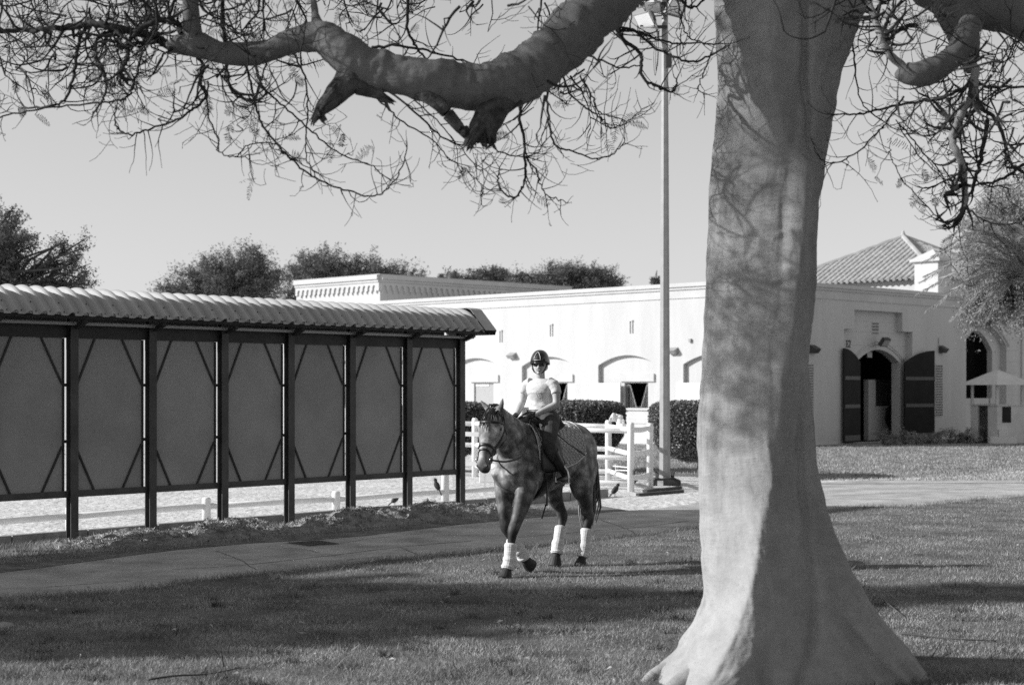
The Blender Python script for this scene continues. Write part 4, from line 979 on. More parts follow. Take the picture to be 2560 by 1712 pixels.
# ------------------------------------------------------------------ background trees
def bg_tree(label, base, ells, nclump, nleaf, size, m, droop=0.0, spread=0.5, trunk_r=0.3, name='background_tree', group='trees behind the stables', flat=1.0):
    base = Vector(base); t = thing(name, label, 'tree', tuple(base), group)
    E_ = np.array(ells, float); vol = E_[:, 3] * E_[:, 4] * E_[:, 5]; pick = rng.choice(len(E_), nclump, p=vol / vol.sum())
    d = rng.normal(size=(nclump, 3)); d /= np.linalg.norm(d, axis=1)[:, None]
    rad = rng.random(nclump) ** 0.30 * rng.uniform(0.72, 1.12, nclump)
    Cc = E_[pick, :3] + d * rad[:, None] * E_[pick, 3:6]
    k_ = rng.integers(0, nclump, nleaf); g = rng.normal(size=(nleaf, 3)) * spread * rng.uniform(.4, 1.2, nclump)[k_][:, None]; g[:, 2] *= flat
    dv_ = d * np.array([1, 1, .6]) + rng.normal(size=(nclump, 3)) * .45 + np.array([0, 0, .55 - droop * .9]); dv_ /= np.linalg.norm(dv_, axis=1)[:, None]
    g = g * .45 + dv_[k_] * (rng.uniform(-1, 1.25, nleaf) * spread * 1.35 * rng.uniform(.4, 1.3, nclump)[k_])[:, None]
    if droop: g[:, 2] -= np.abs(rng.normal(size=nleaf)) * spread * droop
    P = Cc[k_] + g
    v = leaf_cloud(P, size, droop); link('crown', np_mesh('crown', v, np.arange(len(v)).reshape(-1, 3), m), t)
    zt = E_[:, 2].min() - E_[:, 5].min() * 0.3; top = Vector((E_[0, 0], E_[0, 1], zt))
    mb = MB(); mb.tube([base, base.lerp(top, .5) + Vector((random.gauss(0, .15), 0, 0)), top], [trunk_r, trunk_r * .75, trunk_r * .5], 9); mb.build('trunk', M_bark_far, t, smooth=True)
    mb = MB()
    for j in range(0, nclump, 2):
        q = Vector(Cc[j]); e0 = Vector(E_[pick[j], :3]); a = top.lerp(e0, random.uniform(.1, .8)); mid = a.lerp(q, .5) + Vector((random.gauss(0, .2), random.gauss(0, .2), random.gauss(0.1, .2)))
        mb.tube([top, a, mid, q, q + (q - mid) * random.uniform(.1, .35)], [trunk_r * .4, trunk_r * .2, .04, .02, .008], 4)
    mb.build('branches', M_bark_far, t)
    return t
def E(px, py, Y, rx, rz, ry=None):
    p = at(px, py, Y); s_ = Y / F; return (p.x, p.y, p.z, rx * s_, (ry or rx) * s_, rz * s_)
def B(px, Y): p = at(px, 970, Y); return (p.x, p.y, 0)
bg_tree('tall dark tree rising above the left end of the shelter roof', B(-30, 48), [E(-40, 620, 48, 120, 120), E(20, 690, 48, 70, 70), E(165, 690, 48, 75, 65), E(170, 625, 48, 40, 45), E(90, 740, 48, 110, 40)], 360, 46000, 0.085, M_leaf_far, spread=.24, group='trees beyond the shelter roof')
bg_tree('round bushy acacia standing in the gap left of the white block', B(590, 96), [E(590, 690, 96, 105, 70), E(520, 720, 96, 90, 50), E(430, 735, 96, 60, 30), E(640, 720, 96, 70, 60)], 420, 46000, 0.14, M_leaf_far, spread=.42, group='trees beyond the shelter roof')
bg_tree('flat-topped acacia showing above the white arcaded block', B(830, 104), [E(800, 690, 104, 95, 55), E(900, 690, 104, 85, 45), E(1000, 695, 104, 60, 32), E(740, 730, 104, 50, 40)], 420, 46000, 0.14, M_leaf_far, spread=.42, group='trees beyond the shelter roof')
bg_tree('low bushy treetop peeking above the block right of the acacias', B(1150, 112), [E(1135, 700, 112, 40, 16), E(1230, 695, 112, 60, 22)], 120, 9000, 0.18, M_leaf_far, spread=.3, group='trees beyond the shelter roof')
bg_tree('spreading drooping tree above the stable roof near the lamp pole', B(1440, 110), [E(1400, 695, 110, 70, 38), E(1480, 700, 110, 65, 40), E(1520, 705, 110, 35, 36), E(1310, 705, 110, 50, 28)], 330, 40000, 0.14, M_leaf_far, droop=.7, spread=.4, group='trees beyond the shelter roof')
bg_tree('small treetop just left of the lamp pole above the parapet', B(1640, 118), [E(1640, 704, 118, 10, 10)], 20, 900, 0.16, M_leaf_far, spread=.16, trunk_r=.12, group='trees beyond the shelter roof')
bg_tree('pale weeping tree covering the far right of the building', B(2760, 47), [E(2680, 650, 47, 150, 140), E(2520, 640, 47, 110, 130), E(2600, 560, 47, 150, 150), E(2470, 560, 47, 70, 70), E(2450, 700, 47, 60, 60), E(2440, 750, 47, 40, 35), E(2560, 740, 47, 70, 50), E(2400, 760, 47, 30, 30)], 620, 120000, 0.075, M_leaf_pale, droop=1.4, spread=.26, name='weeping_tree', group=None)

def palm(label, cpx, cpy, Y, specs):
    c = at(cpx, cpy, Y); bs = at(2605, 970, Y); t = thing('date_palm', label, 'palm', (bs.x, bs.y, 0))
    mb = MB(); mb.tube([Vector((bs.x, bs.y, 0)), c], [.26, .2], 10); mb.build('trunk', M_bark_far, t)
    for (ex_, ey_, lift, dy) in specs:
        e = at(ex_, ey_, Y + dy); mid = c.lerp(e, .5) + Z * lift
        pts = crom([tuple(c), tuple(mid), tuple(e)], 36); mb = MB(); mb.tube([Vector(p) for p in pts], [.03 * (1 - i / len(pts)) + .006 for i in range(len(pts))], 4)
        for i in range(8, len(pts)):
            p = Vector(pts[i]); tg = Vector(pts[i] - pts[i - 1]).normalized(); L_ = .5 * math.sin(math.pi * min(1, .25 + .75 * i / len(pts))) + .08
            for k_ in (-1, 1):
                for rep in (0, .5):
                    sd = (tg.cross(Z).normalized() * k_ * .8 + tg * .75 + Z * random.gauss(.05, .25)).normalized(); q = p + tg * rep * .05
                    w_ = sd.cross(Vector((random.gauss(0, 1), random.gauss(0, 1), random.gauss(0, 1)))).normalized() * .012
                    mb.add([q - w_, q + w_, q + sd * L_ - Z * .05], [(0, 1, 2)])
        mb.build('frond', M_palm, t, fixn=False)
palm('date palm with feathery fronds reaching left over the wall', 2590, 690, 44.5, [(2305, 655, .75, -.5), (2330, 640, .95, .3), (2292, 735, .55, 0), (2318, 775, .5, -.6), (2375, 800, .4, .4), (2385, 620, .5, .8), (2300, 705, .7, -.9), (2345, 760, .7, .9), (2400, 770, .6, -.9), (2420, 570, .4, -.5), (2520, 580, .6, .3), (2600, 680, .5, 0), (2460, 810, .5, .2), (2430, 800, .4, -.4), (2420, 590, .9, .4), (2360, 600, 1.1, -.3), (2310, 690, .6, .6), (2560, 590, .5, -1.)])
# big tree standing out of view on the left: it shades the lawn
ct = 1 / math.tan(SUN_EL); ellS = []
for (X_, Y_, z_, rx_, ry_, rz_) in ((-6.5, 12.6, 3.8, 1.3, 1.0, .7), (-4.6, 12.2, 4.4, 1.2, .7, .6), (-3.2, 12.7, 4.9, 1.2, .7, .6), (-1.7, 13.3, 5.5, 1.2, .7, .6), (-.3, 13.9, 6.0, 1.1, .6, .6), (-5.2, 14.9, 4.6, 1.2, .8, .6), (-3.6, 15.6, 5.0, 1.2, .7, .6), (-2.2, 16.1, 5.5, 1.0, .6, .6), (-5.2, 13.6, 4.4, 1.3, 1.3, .7), (-4.0, 13.2, 4.8, 1.2, 1.2, .7), (-3.0, 14.6, 5.2, 1.2, 1.3, .7), (-1.8, 14.2, 5.6, 1.2, 1.1, .7), (-.8, 15.1, 6.0, 1.2, .9, .7), (.4, 14.9, 6.3, 1.1, .7, .7), (1.4, 15.3, 6.6, 1.2, .5, .7), (2.6, 15.3, 7.0, 1.2, .5, .6), (4.2, 15.5, 7.5, 1.2, .5, .6), (5.8, 15.9, 8.0, 1.3, .55, .5)):
    ellS.append((X_ - z_ * ct * math.cos(SUN_AZ), Y_ - z_ * ct * math.sin(SUN_AZ), z_, rx_, ry_, rz_))
bg_tree('large dense shade tree standing on the lawn at far left', (-13.2, 13.8, 0), ellS, 420, 42000, 0.20, M_leaf_far, spread=.26, trunk_r=.35, name='shade_tree', group=None)
# unseen trees added beside and behind the camera to block low sky light
for k_, (x_, y_, r_, lb) in enumerate(((15, 9, 4.5, 'broad unseen tree added right of the lawn to block sky light'), (17, 0, 4.8, 'tall unseen tree added farther back on the right to block sky light'), (11, -9, 4.6, 'dense unseen tree added behind the camera on the right to block sky light'), (1, -13, 5.0, 'dense unseen tree added straight behind the camera to block sky light'), (-9, -13, 4.6, 'dense unseen tree added behind the camera on the left to block sky light'))):
    bg_tree(lb, (x_, y_, 0), [(x_, y_, 5.0, r_, r_, 3.4), (x_, y_, 2.6, r_ * .8, r_ * .8, 1.8), (x_ + 1.5, y_ + 1.5, 7.0, r_ * .7, r_ * .7, 2.2)], 260, 7000, 0.55, M_leaf_far, spread=.7, name='sky_block_tree', group='unseen trees added to block sky light')

# ------------------------------------------------------------------ horse (built in its own frame: x forward, y to its left)
HO = Vector((0.312, 17.52, 0)); hang = math.atan2(-0.8, -0.6)
hs = thing('grey_horse', 'dapple grey horse in white leg wraps walking across the grass', 'horse', tuple(HO), None, hang)
TR = [(-.90, 1.28, .09, .07), (-.865, 1.275, .19, .16), (-.76, 1.285, .285, .235), (-.60, 1.285, .325, .272), (-.45, 1.27, .325, .278), (-.25, 1.225, .325, .275), (0, 1.185, .35, .285), (.2, 1.175, .375, .28), (.33, 1.195, .405, .255), (.45, 1.19, .36, .235), (.56, 1.15, .275, .20), (.65, 1.12, .17, .14), (.69, 1.11, .07, .06)]
tx_ = [r[0] for r in TR]
def tor(x, a, off=0.0):
    zc = np.interp(x, tx_, [r[1] for r in TR]); hz = np.interp(x, tx_, [r[2] for r in TR]); hy = np.interp(x, tx_, [r[3] for r in TR])
    return Vector((x, (hy + off) * math.sin(a), zc + (hz + off) * math.cos(a)))
hb = MB()
cr = crom(TR, 3)
hb.rings([[Vector((r[0], r[3] * math.sin(a), r[1] + r[2] * math.cos(a))) for a in np.linspace(0, 2 * math.pi, 28, endpoint=False)] for r in cr])
neck = crom([(.22, 0, 1.28, .31, .185), (.38, 0, 1.36, .285, .17), (.55, .005, 1.46, .24, .145), (.71, .02, 1.565, .20, .12), (.83, .05, 1.64, .165, .102), (.905, .075, 1.695, .14, .094), (.955, .088, 1.705, .098, .08)], 4)
hb.tube([n_[:3] for n_ in neck], [n_[3] for n_ in neck], 20, ref=(-.6, 0, .8), rb=[n_[4] for n_ in neck])
yaw_ = math.radians(13); hdv = Vector((math.cos(yaw_), math.sin(yaw_), 0)); HA = (hdv * .40 - Z * .916).normalized(); HF = (hdv * .916 + Z * .40).normalized(); HL = Z.cross(hdv).normalized()
HP = Vector((.94, .085, 1.71))
HR = [(-.05, -.03, .05, .045), (0, -.01, .095, .07), (.08, -.014, .152, .118), (.17, -.026, .186, .134), (.25, -.022, .172, .122), (.34, .004, .128, .088), (.43, .02, .10, .070), (.51, .028, .088, .065), (.57, .022, .084, .070), (.61, .008, .064, .058), (.635, 0, .03, .03)]
hr = crom(HR, 4)
def headp(t, a, off=0.0):
    o_ = np.interp(t, [r[0] for r in HR], [r[1] for r in HR]); x_ = np.interp(t, [r[0] for r in HR], [r[2] for r in HR]); y_ = np.interp(t, [r[0] for r in HR], [r[3] for r in HR])
    # flat-fronted section: narrower at the jaw
    ca, sa = math.cos(a), math.sin(a); yy = y_ * (1.0 + .12 * ca)
    return HP + HA * t + HF * (o_ + (x_ + off) * ca) + HL * ((yy + off) * sa)
hb.rings([[HP + HA * r[0] + HF * (r[1] + r[2] * math.cos(a)) + HL * (r[3] * (1 + .12 * math.cos(a)) * math.sin(a)) for a in np.linspace(0, 2 * math.pi, 20, endpoint=False)] for r in hr])
for k_ in (-1, 1):                                       # brow ridges, cheeks and nostril rims
    c = headp(.155, k_ * .95, -.012); hb.tube([c - HA * .05, c, c + HA * .05], [.012, .034, .012], 8)
    c = headp(.20, k_ * 1.9, -.03); hb.tube([c - HA * .09, c, c + HA * .08], [.02, .062, .02], 8)
    c = headp(.575, k_ * .85, -.012); hb.tube([c - HA * .035, c, c + HA * .03], [.01, .028, .012], 8)
for k_ in (-1, 1):                                       # ears
    b_ = HP + HL * .06 * k_ - HF * .01 + Z * .055
    d_ = (Z * .85 + HF * .25 + HL * .35 * k_) if k_ > 0 else (Z * .80 + HL * -.75 + HF * .1)
    d_.normalize()
    hb.tube([b_ - d_ * .04, b_, b_ + d_ * .055, b_ + d_ * .11, b_ + d_ * .165], [.022, .03, .034, .022, .004], 10, ref=HL, rb=[.02, .022, .02, .014, .003])
L_ = {
 'lf': [(.38, .12, 1.22, .19, .10), (.43, .145, 1.02, .145, .095), (.50, .15, .86, .104, .078), (.57, .145, .70, .075, .062), (.635, .14, .58, .056, .052), (.68, .137, .505, .052, .052), (.70, .135, .44, .042, .042), (.725, .133, .29, .032, .028), (.742, .13, .18, .043, .038), (.765, .13, .12, .034, .034), (.785, .13, .07, .046, .045)],
 'rf': [(.38, -.12, 1.22, .19, .10), (.43, -.145, 1.02, .145, .095), (.48, -.13, .86, .104, .078), (.52, -.10, .71, .075, .062), (.545, -.08, .60, .057, .052), (.545, -.065, .52, .056, .054), (.515, -.055, .455, .043, .042), (.435, -.03, .33, .032, .028), (.37, -.005, .245, .043, .038), (.325, .005, .19, .034, .034), (.285, .012, .135, .046, .045)],
 'lh': [(-.56, .13, 1.26, .27, .14), (-.58, .165, 1.08, .225, .125), (-.545, .175, .93, .155, .10), (-.62, .165, .76, .092, .068), (-.70, .15, .62, .062, .046), (-.725, .146, .54, .064, .046), (-.705, .142, .455, .045, .037), (-.675, .137, .31, .034, .029), (-.65, .133, .18, .043, .037), (-.625, .13, .12, .035, .034), (-.605, .13, .07, .046, .045)],
 'rh': [(-.56, -.13, 1.26, .27, .14), (-.54, -.165, 1.08, .225, .125), (-.455, -.17, .93, .155, .10), (-.49, -.15, .76, .092, .068), (-.555, -.125, .635, .062, .046), (-.58, -.115, .56, .064, .046), (-.55, -.105, .475, .045, .037), (-.485, -.09, .335, .034, .029), (-.43, -.08, .215, .043, .037), (-.415, -.075, .16, .035, .034), (-.395, -.07, .105, .046, .045)],
}
legc = {k_: crom(v, 4) for k_, v in L_.items()}
for k_, c in legc.items(): hb.tube([q[:3] for q in c], [q[3] * (1.16 if q[2] < 1.0 else 1) for q in c], 14, ref=(1, 0, 0), rb=[q[4] * (1.22 if q[2] < 1.0 else 1) for q in c])
# chest and muscle masses
for k_ in (-1, 1):
    hb.tube([(.60, .09 * k_, 1.20), (.62, .095 * k_, 1.10), (.57, .11 * k_, .98)], [.05, .10, .06], 10)
    hb.tube([(.36, .17 * k_, 1.38), (.46, .165 * k_, 1.15), (.43, .17 * k_, .98)], [.07, .09, .06], 10)
    hb.tube([(-.50, .12 * k_, 1.48), (-.66, .15 * k_, 1.25), (-.60, .16 * k_, 1.05)], [.10, .14, .10], 10)
body = remeshed('body', hb, 0.0115, 7, M_coat, hs, True)
# hooves and wraps
for k_, tip in (('lf', Vector((.035, 0, -.07))), ('rf', Vector((-.085, 0.01, -.065))), ('lh', Vector((.03, 0, -.07))), ('rh', Vector((.02, 0, -.09)))):
    e = Vector(L_[k_][-1][:3]); d_ = tip; rs = []
    up = Vector((1, 0, 0)) if k_ != 'rf' else Vector((.3, 0, -.9))
    mb = MB(); mb.tube([e - d_ * .15, e + d_ * .1, e + d_ * .5, e + d_ * .97], [.050, .058, .067, .078], 16, ref=(1, 0, 0), rb=[.048, .056, .064, .072]); mb.build('hoof', M_hoof, hs, smooth=False, local=True)
    c = legc[k_]; a0, a1 = (26, 39) if k_[1] == 'f' else (25, 38)
    seg = [Vector(q[:3]) for q in c[a0:a1]]
    pts = []; rr = []
    nseg = 40
    for j in range(nseg + 1):
        u = j / nseg * (len(seg) - 1); i0 = min(int(u), len(seg) - 2); pts.append(seg[i0].lerp(seg[i0 + 1], u - i0))
        w = 0.063 + .004 * math.sin(j * .42) + (.0035 if (j // 4) % 2 == 0 else 0) - (.012 if j in (0, nseg) else 0) + (.004 * (j / nseg))
        rr.append(w)
    mb = MB(); mb.tube(pts, rr, 18, ref=(1, 0, .1)); wp = mb.build('leg_wrap', M_wrap, hs, smooth=False, local=True)
# eyes and nostrils
for k_ in (-1, 1):
    c = headp(.165, k_ * 1.12, -.008); mb = MB(); mb.tube([c - HA * .026, c - HA * .012, c + HA * .012, c + HA * .026], [.003, .018, .018, .003], 10, ref=HF); mb.build('eye', M_lens, hs, smooth=True, local=True)
    c = headp(.585, k_ * .80, .006); mb = MB(); mb.tube([c - HA * .02, c, c + HA * .018], [.003, .013, .003], 8); mb.build('nostril', M_black, hs, smooth=True, local=True)
# mane, forelock and tail
mb = MB()
for j in range(150):
    u = random.random(); i = int(u * (len(neck) - 6)) + 5; n_ = neck[i]; tg = Vector(neck[min(i + 1, len(neck) - 1)][:3] - neck[i - 1][:3]).normalized(); upn = Vector((-tg.z, 0, tg.x)).normalized()
    p = Vector(n_[:3]) + upn * (n_[3] * .98); q = p + Vector((random.gauss(0, .02), -.03 - random.random() * .04, .012)); r_ = q + Vector((random.gauss(0, .02), -.05, -.07 - .06 * random.random()))
    mb.tube([p - upn * .02, p + upn * .008, q, r_], [.006, .007, .006, .002], 4)
mb.build('mane', M_mane, hs, local=True)
mb = MB()
for j in range(34):
    a = random.gauss(0, .26); b_ = HP - HA * .03 + HF * .075 + HL * random.gauss(0, .025) + Z * .02; t1 = random.uniform(.03, .20)
    mb.tube([b_, headp(.05, a * .8, .02), headp(t1, a, .012), headp(t1 + .05, a * 1.1, .008)], [.005, .005, .003, .0008], 4)
for j in range(18):
    a = random.gauss(0, .9); b_ = HP + HL * random.gauss(0, .04) + Z * .06 - HF * .03; mb.tube([b_ - Z * .03, b_ + Z * .02, headp(.03, a, .018), headp(.10, a * 1.2, .008)], [.006, .008, .006, .001], 4)
mb.build('forelock', M_mane, hs, local=True)
mb = MB()
for j in range(230):
    y0 = random.gauss(0, .024); x0 = random.gauss(0, .02); l_ = random.uniform(.55, .98); f_ = random.gauss(0, .022)
    mb.tube([(-.84 + x0, y0 * .5, 1.43), (-.91 + x0, y0, 1.36), (-.915 + x0 * 1.5, y0 * 1.8 + .02, 1.36 - l_ * .4), (-.90 + x0 * 1.8 + f_ * .5, y0 * 2.2 + .03, 1.36 - l_ * .8), (-.88 + x0 * 1.5 + f_, y0 * 1.4 + .04 + f_ * .6, 1.36 - l_)], [.012, .014, .013, .009, .002], 4)
mb.build('tail', M_tail, hs, local=True)
# tack
def patch(fn, nu, nv, name, m, th, parent=hs):
    rs = [[fn(i / (nu - 1), j / (nv - 1)) for j in range(nv)] for i in range(nu)]
    mb = MB(); mb.rings(rs, cap=False, closed=False); o = mb.build(name, m, parent, smooth=True, local=True); s_ = o.modifiers.new('s', 'SOLIDIFY'); s_.thickness = th; s_.offset = 1; return o
def pad_pt(u, v):
    a = -1.72 + 3.44 * v; s_ = abs(a) / 1.72; x0 = -.47 + .03 * s_ - (.02 * (1 - s_)); x1 = .30 + .09 * s_ - .05 * max(0, s_ - .7)
    x = x0 + (x1 - x0) * u; a2 = a * (1.0 - .12 * (abs(u - .5) * 2) ** 4)
    return tor(x, a2, .017 + .004 * math.sin(x * 70 + a * 40) * math.sin(x * 70 - a * 40))
spd = patch(pad_pt, 60, 70, 'saddle_pad', M_pad, .012)
mb = MB(); mb.tube([tuple(pad_pt(0, v) + Vector((0, 0, .012))) for v in np.linspace(0, 1, 40)], .008, 6); mb.tube([tuple(pad_pt(1, v) + Vector((0, 0, .012))) for v in np.linspace(0, 1, 40)], .008, 6)
for v in (0, 1): mb.tube([tuple(pad_pt(u, v) + Vector((0, .01 * (2 * v - 1), 0))) for u in np.linspace(0, 1, 30)], .008, 6)
mb.build('pad_piping', M_padtrim, spd, smooth=True, local=True)
def seat_pt(u, v):
    a = -.62 + 1.24 * v; x = -.13 + .36 * u; c = .05 + .075 * max(0, (.28 - u) / .28) ** 1.5 + .055 * max(0, (u - .72) / .28) ** 1.5
    return tor(x, a, c * math.cos(a * 1.2) + .035)
patch(seat_pt, 24, 24, 'saddle_seat', M_black, .02)
for k_ in (-1, 1):
    def flap(u, v, k_=k_):
        a = k_ * (.75 + 1.0 * v); x = .0 + (.22 + .12 * math.sin(v * math.pi * .8)) * u + .07 * v; return tor(x, a, .04)
    patch(flap, 14, 16, 'saddle_flap', M_black, .012)
    lt_ = MB(); lt_.bar(tor(.16, k_ * .9, .056), Vector((.10, .40 * k_, 1.18)), .028, .006, (1, 0, 0)); lt_.build('stirrup_leather', M_black, hs, local=True)
def gir(u, v): a = 1.75 + (2 * math.pi - 3.5) * v; return tor(.17 + .12 * u, a, .012)
patch(gir, 4, 30, 'girth', M_black, .012)
mb = MB(); mb.bar((.27, .285, 1.0), (.255, .27, .74), .025, .008, (0, 1, 0)); mb.bar((.26, .262, .76), (.25, .20, .60), .02, .006, (0, 1, 0)); mb.build('girth_strap', M_black, hs, local=True)
for k_, ft in ((1, Vector((.12, .375, 1.0))), (-1, Vector((.14, -.385, 1.02)))):
    mb = MB(); q = [(-.082, -.02), (-.085, .04), (-.068, .11), (-.025, .165), (.025, .165), (.068, .11), (.085, .04), (.082, -.02)]
    mb.tube([ft + Vector((0, x, z)) for x, z in q], .009, 6); mb.bar(ft + Vector((0, -.085, -.022)), ft + Vector((0, .085, -.022)), .05, .015); mb.build('stirrup', M_metal, hs, smooth=False, local=True)
def hloop(t, tilt, off, r, name, full=True, a0=0, a1=2 * math.pi):
    pts = [headp(t + tilt * math.cos(a), a, off) for a in np.linspace(a0, a1, 40)]; mb = MB(); mb.tube(pts, r, 6, cap=not full, ref=HA, rb=[r * .4] * 40); return mb.build(name, M_black, hs, local=True)
hloop(.385, -.015, .006, .015, 'noseband'); hloop(.47, -.05, .006, .010, 'flash_strap')
hloop(.085, .045, .008, .014, 'browband', False, -1.35, 1.35)
for k_ in (-1, 1):
    mb = MB(); pts = [headp(t, k_ * a, .008) for t, a in ((.0, 1.35), (.06, 1.45), (.15, 1.55), (.26, 1.5), (.36, 1.45), (.46, 1.35), (.51, 1.3))]; mb.tube(pts, .012, 6, ref=HA.cross(HL), rb=[.005] * 7); mb.build('cheekpiece', M_black, hs, local=True)
    mb = MB(); c = headp(.515, k_ * 1.3, .014); mb.tube([c + HA * (.03 * math.cos(a)) + HF * (.03 * math.sin(a)) for a in np.linspace(0, 2 * math.pi, 17)], .005, 6); mb.build('bit_ring', M_metal, hs, smooth=True, local=True)
mb = MB(); mb.tube([headp(.0, a, .012) for a in np.linspace(1.35, 2 * math.pi - 1.35, 16)], .012, 6); mb.build('headpiece', M_black, hs, local=True)
mb = MB(); mb.tube([headp(.04, 1.5, .01), headp(.16, 2.0, .012), headp(.26, 2.6, .012), headp(.28, math.pi, .012), headp(.26, -2.6, .012), headp(.16, -2.0, .012), headp(.04, -1.5, .01)], .008, 6); mb.build('throatlatch', M_black, hs, local=True)
for k_ in (-1, 1):
    c = headp(.515, k_ * 1.3, .014); hnd = Vector((.30, .085, 1.70)) if k_ > 0 else Vector((.33, -.125, 1.685))
    pts = crom([tuple(c), tuple(c.lerp(hnd, .25) + Vector((0, .08 * k_, -.13))), tuple(c.lerp(hnd, .55) + Vector((0, .13 * k_, -.20))), tuple(c.lerp(hnd, .85) + Vector((.02, .06 * k_, -.12))), tuple(hnd)], 8)
    mb = MB(); mb.tube([Vector(q) for q in pts], .010, 6, ref=(0, 0, 1), rb=[.004] * len(pts)); mb.build('rein', M_black, hs, local=True)
mb = MB(); pts = crom([(.30, .085, 1.66), (.32, .20, 1.50), (.30, .27, 1.34), (.24, .30, 1.25), (.21, .30, 1.30), (.26, .25, 1.45), (.29, .12, 1.62)], 8); mb.tube([Vector(q) for q in pts], .008, 5); mb.build('rein_loop', M_black, hs, local=True)

# ------------------------------------------------------------------ rider
seat = Vector((0, 0, 1.60)); Hm = Matrix.Translation(HO) @ Matrix.Rotation(hang, 4, 'Z')
ri = thing('person', 'smiling rider in white T-shirt, black helmet and sunglasses on the grey horse', 'person', tuple(Hm @ seat), None, hang)
INV[ri.name] = Matrix.Translation(-seat)
def rb_(mb, name, m, smooth=True): return mb.build(name, m, ri, smooth)
yh = math.radians(27); fd = Vector((math.cos(yh), math.sin(yh), 0)); fl_ = Vector((-math.sin(yh), math.cos(yh), 0)); hc = Vector((.025, .012, 0))
def facep(z, a, off=0.0):
    c = np.interp(z, hz_, [r[1] for r in HDR]); dx = np.interp(z, hz_, [r[2] for r in HDR]); dy = np.interp(z, hz_, [r[3] for r in HDR])
    return hc + Z * z + fd * (c + (dx + off) * math.cos(a)) + fl_ * ((dy + off) * math.sin(a))
HDR = [(2.150, .055, .022, .022), (2.158, .052, .042, .038), (2.178, .038, .062, .053), (2.205, .022, .080, .063), (2.235, .010, .091, .069), (2.27, .004, .097, .073), (2.31, 0, .099, .075), (2.35, -.005, .092, .071), (2.385, -.008, .066, .054), (2.40, -.008, .03, .03)]
hz_ = [r[0] for r in HDR]
bm_ = MB()
bm_.rings([[hc + Z * r[0] + fd * (r[1] + r[2] * math.cos(a)) + fl_ * (r[3] * math.sin(a)) for a in np.linspace(0, 2 * math.pi, 24, endpoint=False)] for r in HDR])
bm_.tube([facep(2.262, 0, -.012), facep(2.24, 0, .004), facep(2.222, 0, .012), facep(2.212, 0, -.004)], [.008, .011, .015, .008], 8)
for k_ in (-1, 1):
    bm_.tube([facep(2.225, k_ * .75, -.02), facep(2.222, k_ * .62, -.012), facep(2.205, k_ * .6, -.014)], [.012, .019, .010], 8)
    bm_.tube([facep(2.21, k_ * 1.62, .0), facep(2.235, k_ * 1.66, .008), facep(2.262, k_ * 1.72, .008)], [.006, .012, .007], 8)
bm_.tube([facep(2.178, 0, -.006), facep(2.165, 0, .0), facep(2.157, 0, -.012)], [.012, .018, .012], 8)
bm_.tube([(-.005, 0, 2.04), (.0, .0, 2.10), (.012, .006, 2.15), (.02, .01, 2.21)], [.055, .050, .049, .052], 14)
bm_.rings([[Vector((x + rx * math.cos(a), ry * math.sin(a), z)) for a in np.linspace(0, 2 * math.pi, 22, endpoint=False)] for z, x, rx, ry in ((1.72, -.02, .08, .11), (1.80, -.01, .075, .10), (1.95, .01, .08, .12), (2.03, .005, .07, .12), (2.07, 0, .05, .09), (2.11, 0, .045, .05))])
AR = {-1: [(.0, -.140, 2.045, .046), (.0, -.186, 2.02, .045), (.005, -.212, 1.96, .047), (.012, -.228, 1.88, .041), (.03, -.236, 1.825, .040), (.09, -.215, 1.79, .040), (.17, -.18, 1.745, .035), (.255, -.145, 1.705, .027), (.285, -.135, 1.695, .026)],
      1: [(.0, .140, 2.045, .046), (.0, .186, 2.02, .045), (.008, .212, 1.96, .047), (.018, .226, 1.88, .041), (.035, .228, 1.825, .040), (.09, .195, 1.79, .040), (.16, .15, 1.755, .035), (.235, .105, 1.715, .027), (.26, .092, 1.708, .026)]}
for k_, a in AR.items():
    c = crom(a, 4); bm_.tube([q[:3] for q in c], [q[3] for q in c], 14)
remeshed('skin', bm_, 0.0055, 4, M_skin, ri)
# smile, glasses, helmet, hair
mb = MB(); mb.tube([facep(2.194 + .010 * abs(a) / .42, a, .003) for a in np.linspace(-.42, .42, 11)], [.001] + [.0045] * 9 + [.001], 6); rb_(mb, 'teeth', M_teeth)
mb = MB(); mb.tube([facep(2.200 + .012 * abs(a) / .46, a, .003) for a in np.linspace(-.46, .46, 11)], .0028, 6); mb.tube([facep(2.187 + .014 * (a / .46) ** 2, a, .004) for a in np.linspace(-.46, .46, 11)], .0035, 6); rb_(mb, 'lips', mat('lip', .16, .5))
for k_ in (-1, 1):
    rs = []
    for i in range(7):
        z = 2.238 + .045 * i / 6
        rs.append([facep(z, k_ * (.07 + .78 * j / 8), .012 + .004 * math.sin(math.pi * j / 8) - .010 * (1 - math.sin(math.pi * (i + .8) / 7.6)) * .6) for j in range(9)])
    mb = MB(); mb.rings(rs, cap=False, closed=False); o = rb_(mb, 'sunglass_lens', M_lens); s_ = o.modifiers.new('s', 'SOLIDIFY'); s_.thickness = .003
mb = MB(); mb.tube([facep(2.274, a, .014) for a in np.linspace(-1.5, 1.5, 21)], .0042, 6); rb_(mb, 'sunglass_frame', M_black)
hm = MB(); rs = []
for i in range(13):
    ph = (math.pi / 2) * i / 12
    ring = []
    for a in np.linspace(0, 2 * math.pi, 32, endpoint=False):
        low = 2.288 - .035 * (1 - math.cos(a)) / 2 - .012 * math.sin(a) ** 2
        zt_ = 2.418; r1, r2 = .128, .108
        z = low + (zt_ - low) * math.sin(ph); cc = math.cos(ph) ** .82
        ring.append(hc + Z * z + fd * (-.004 + r1 * cc * math.cos(a)) + fl_ * (r2 * cc * math.sin(a)))
    rs.append(ring)
hm.rings(rs, cap=False); hm.f.append(tuple(range(12 * 32, 13 * 32)))
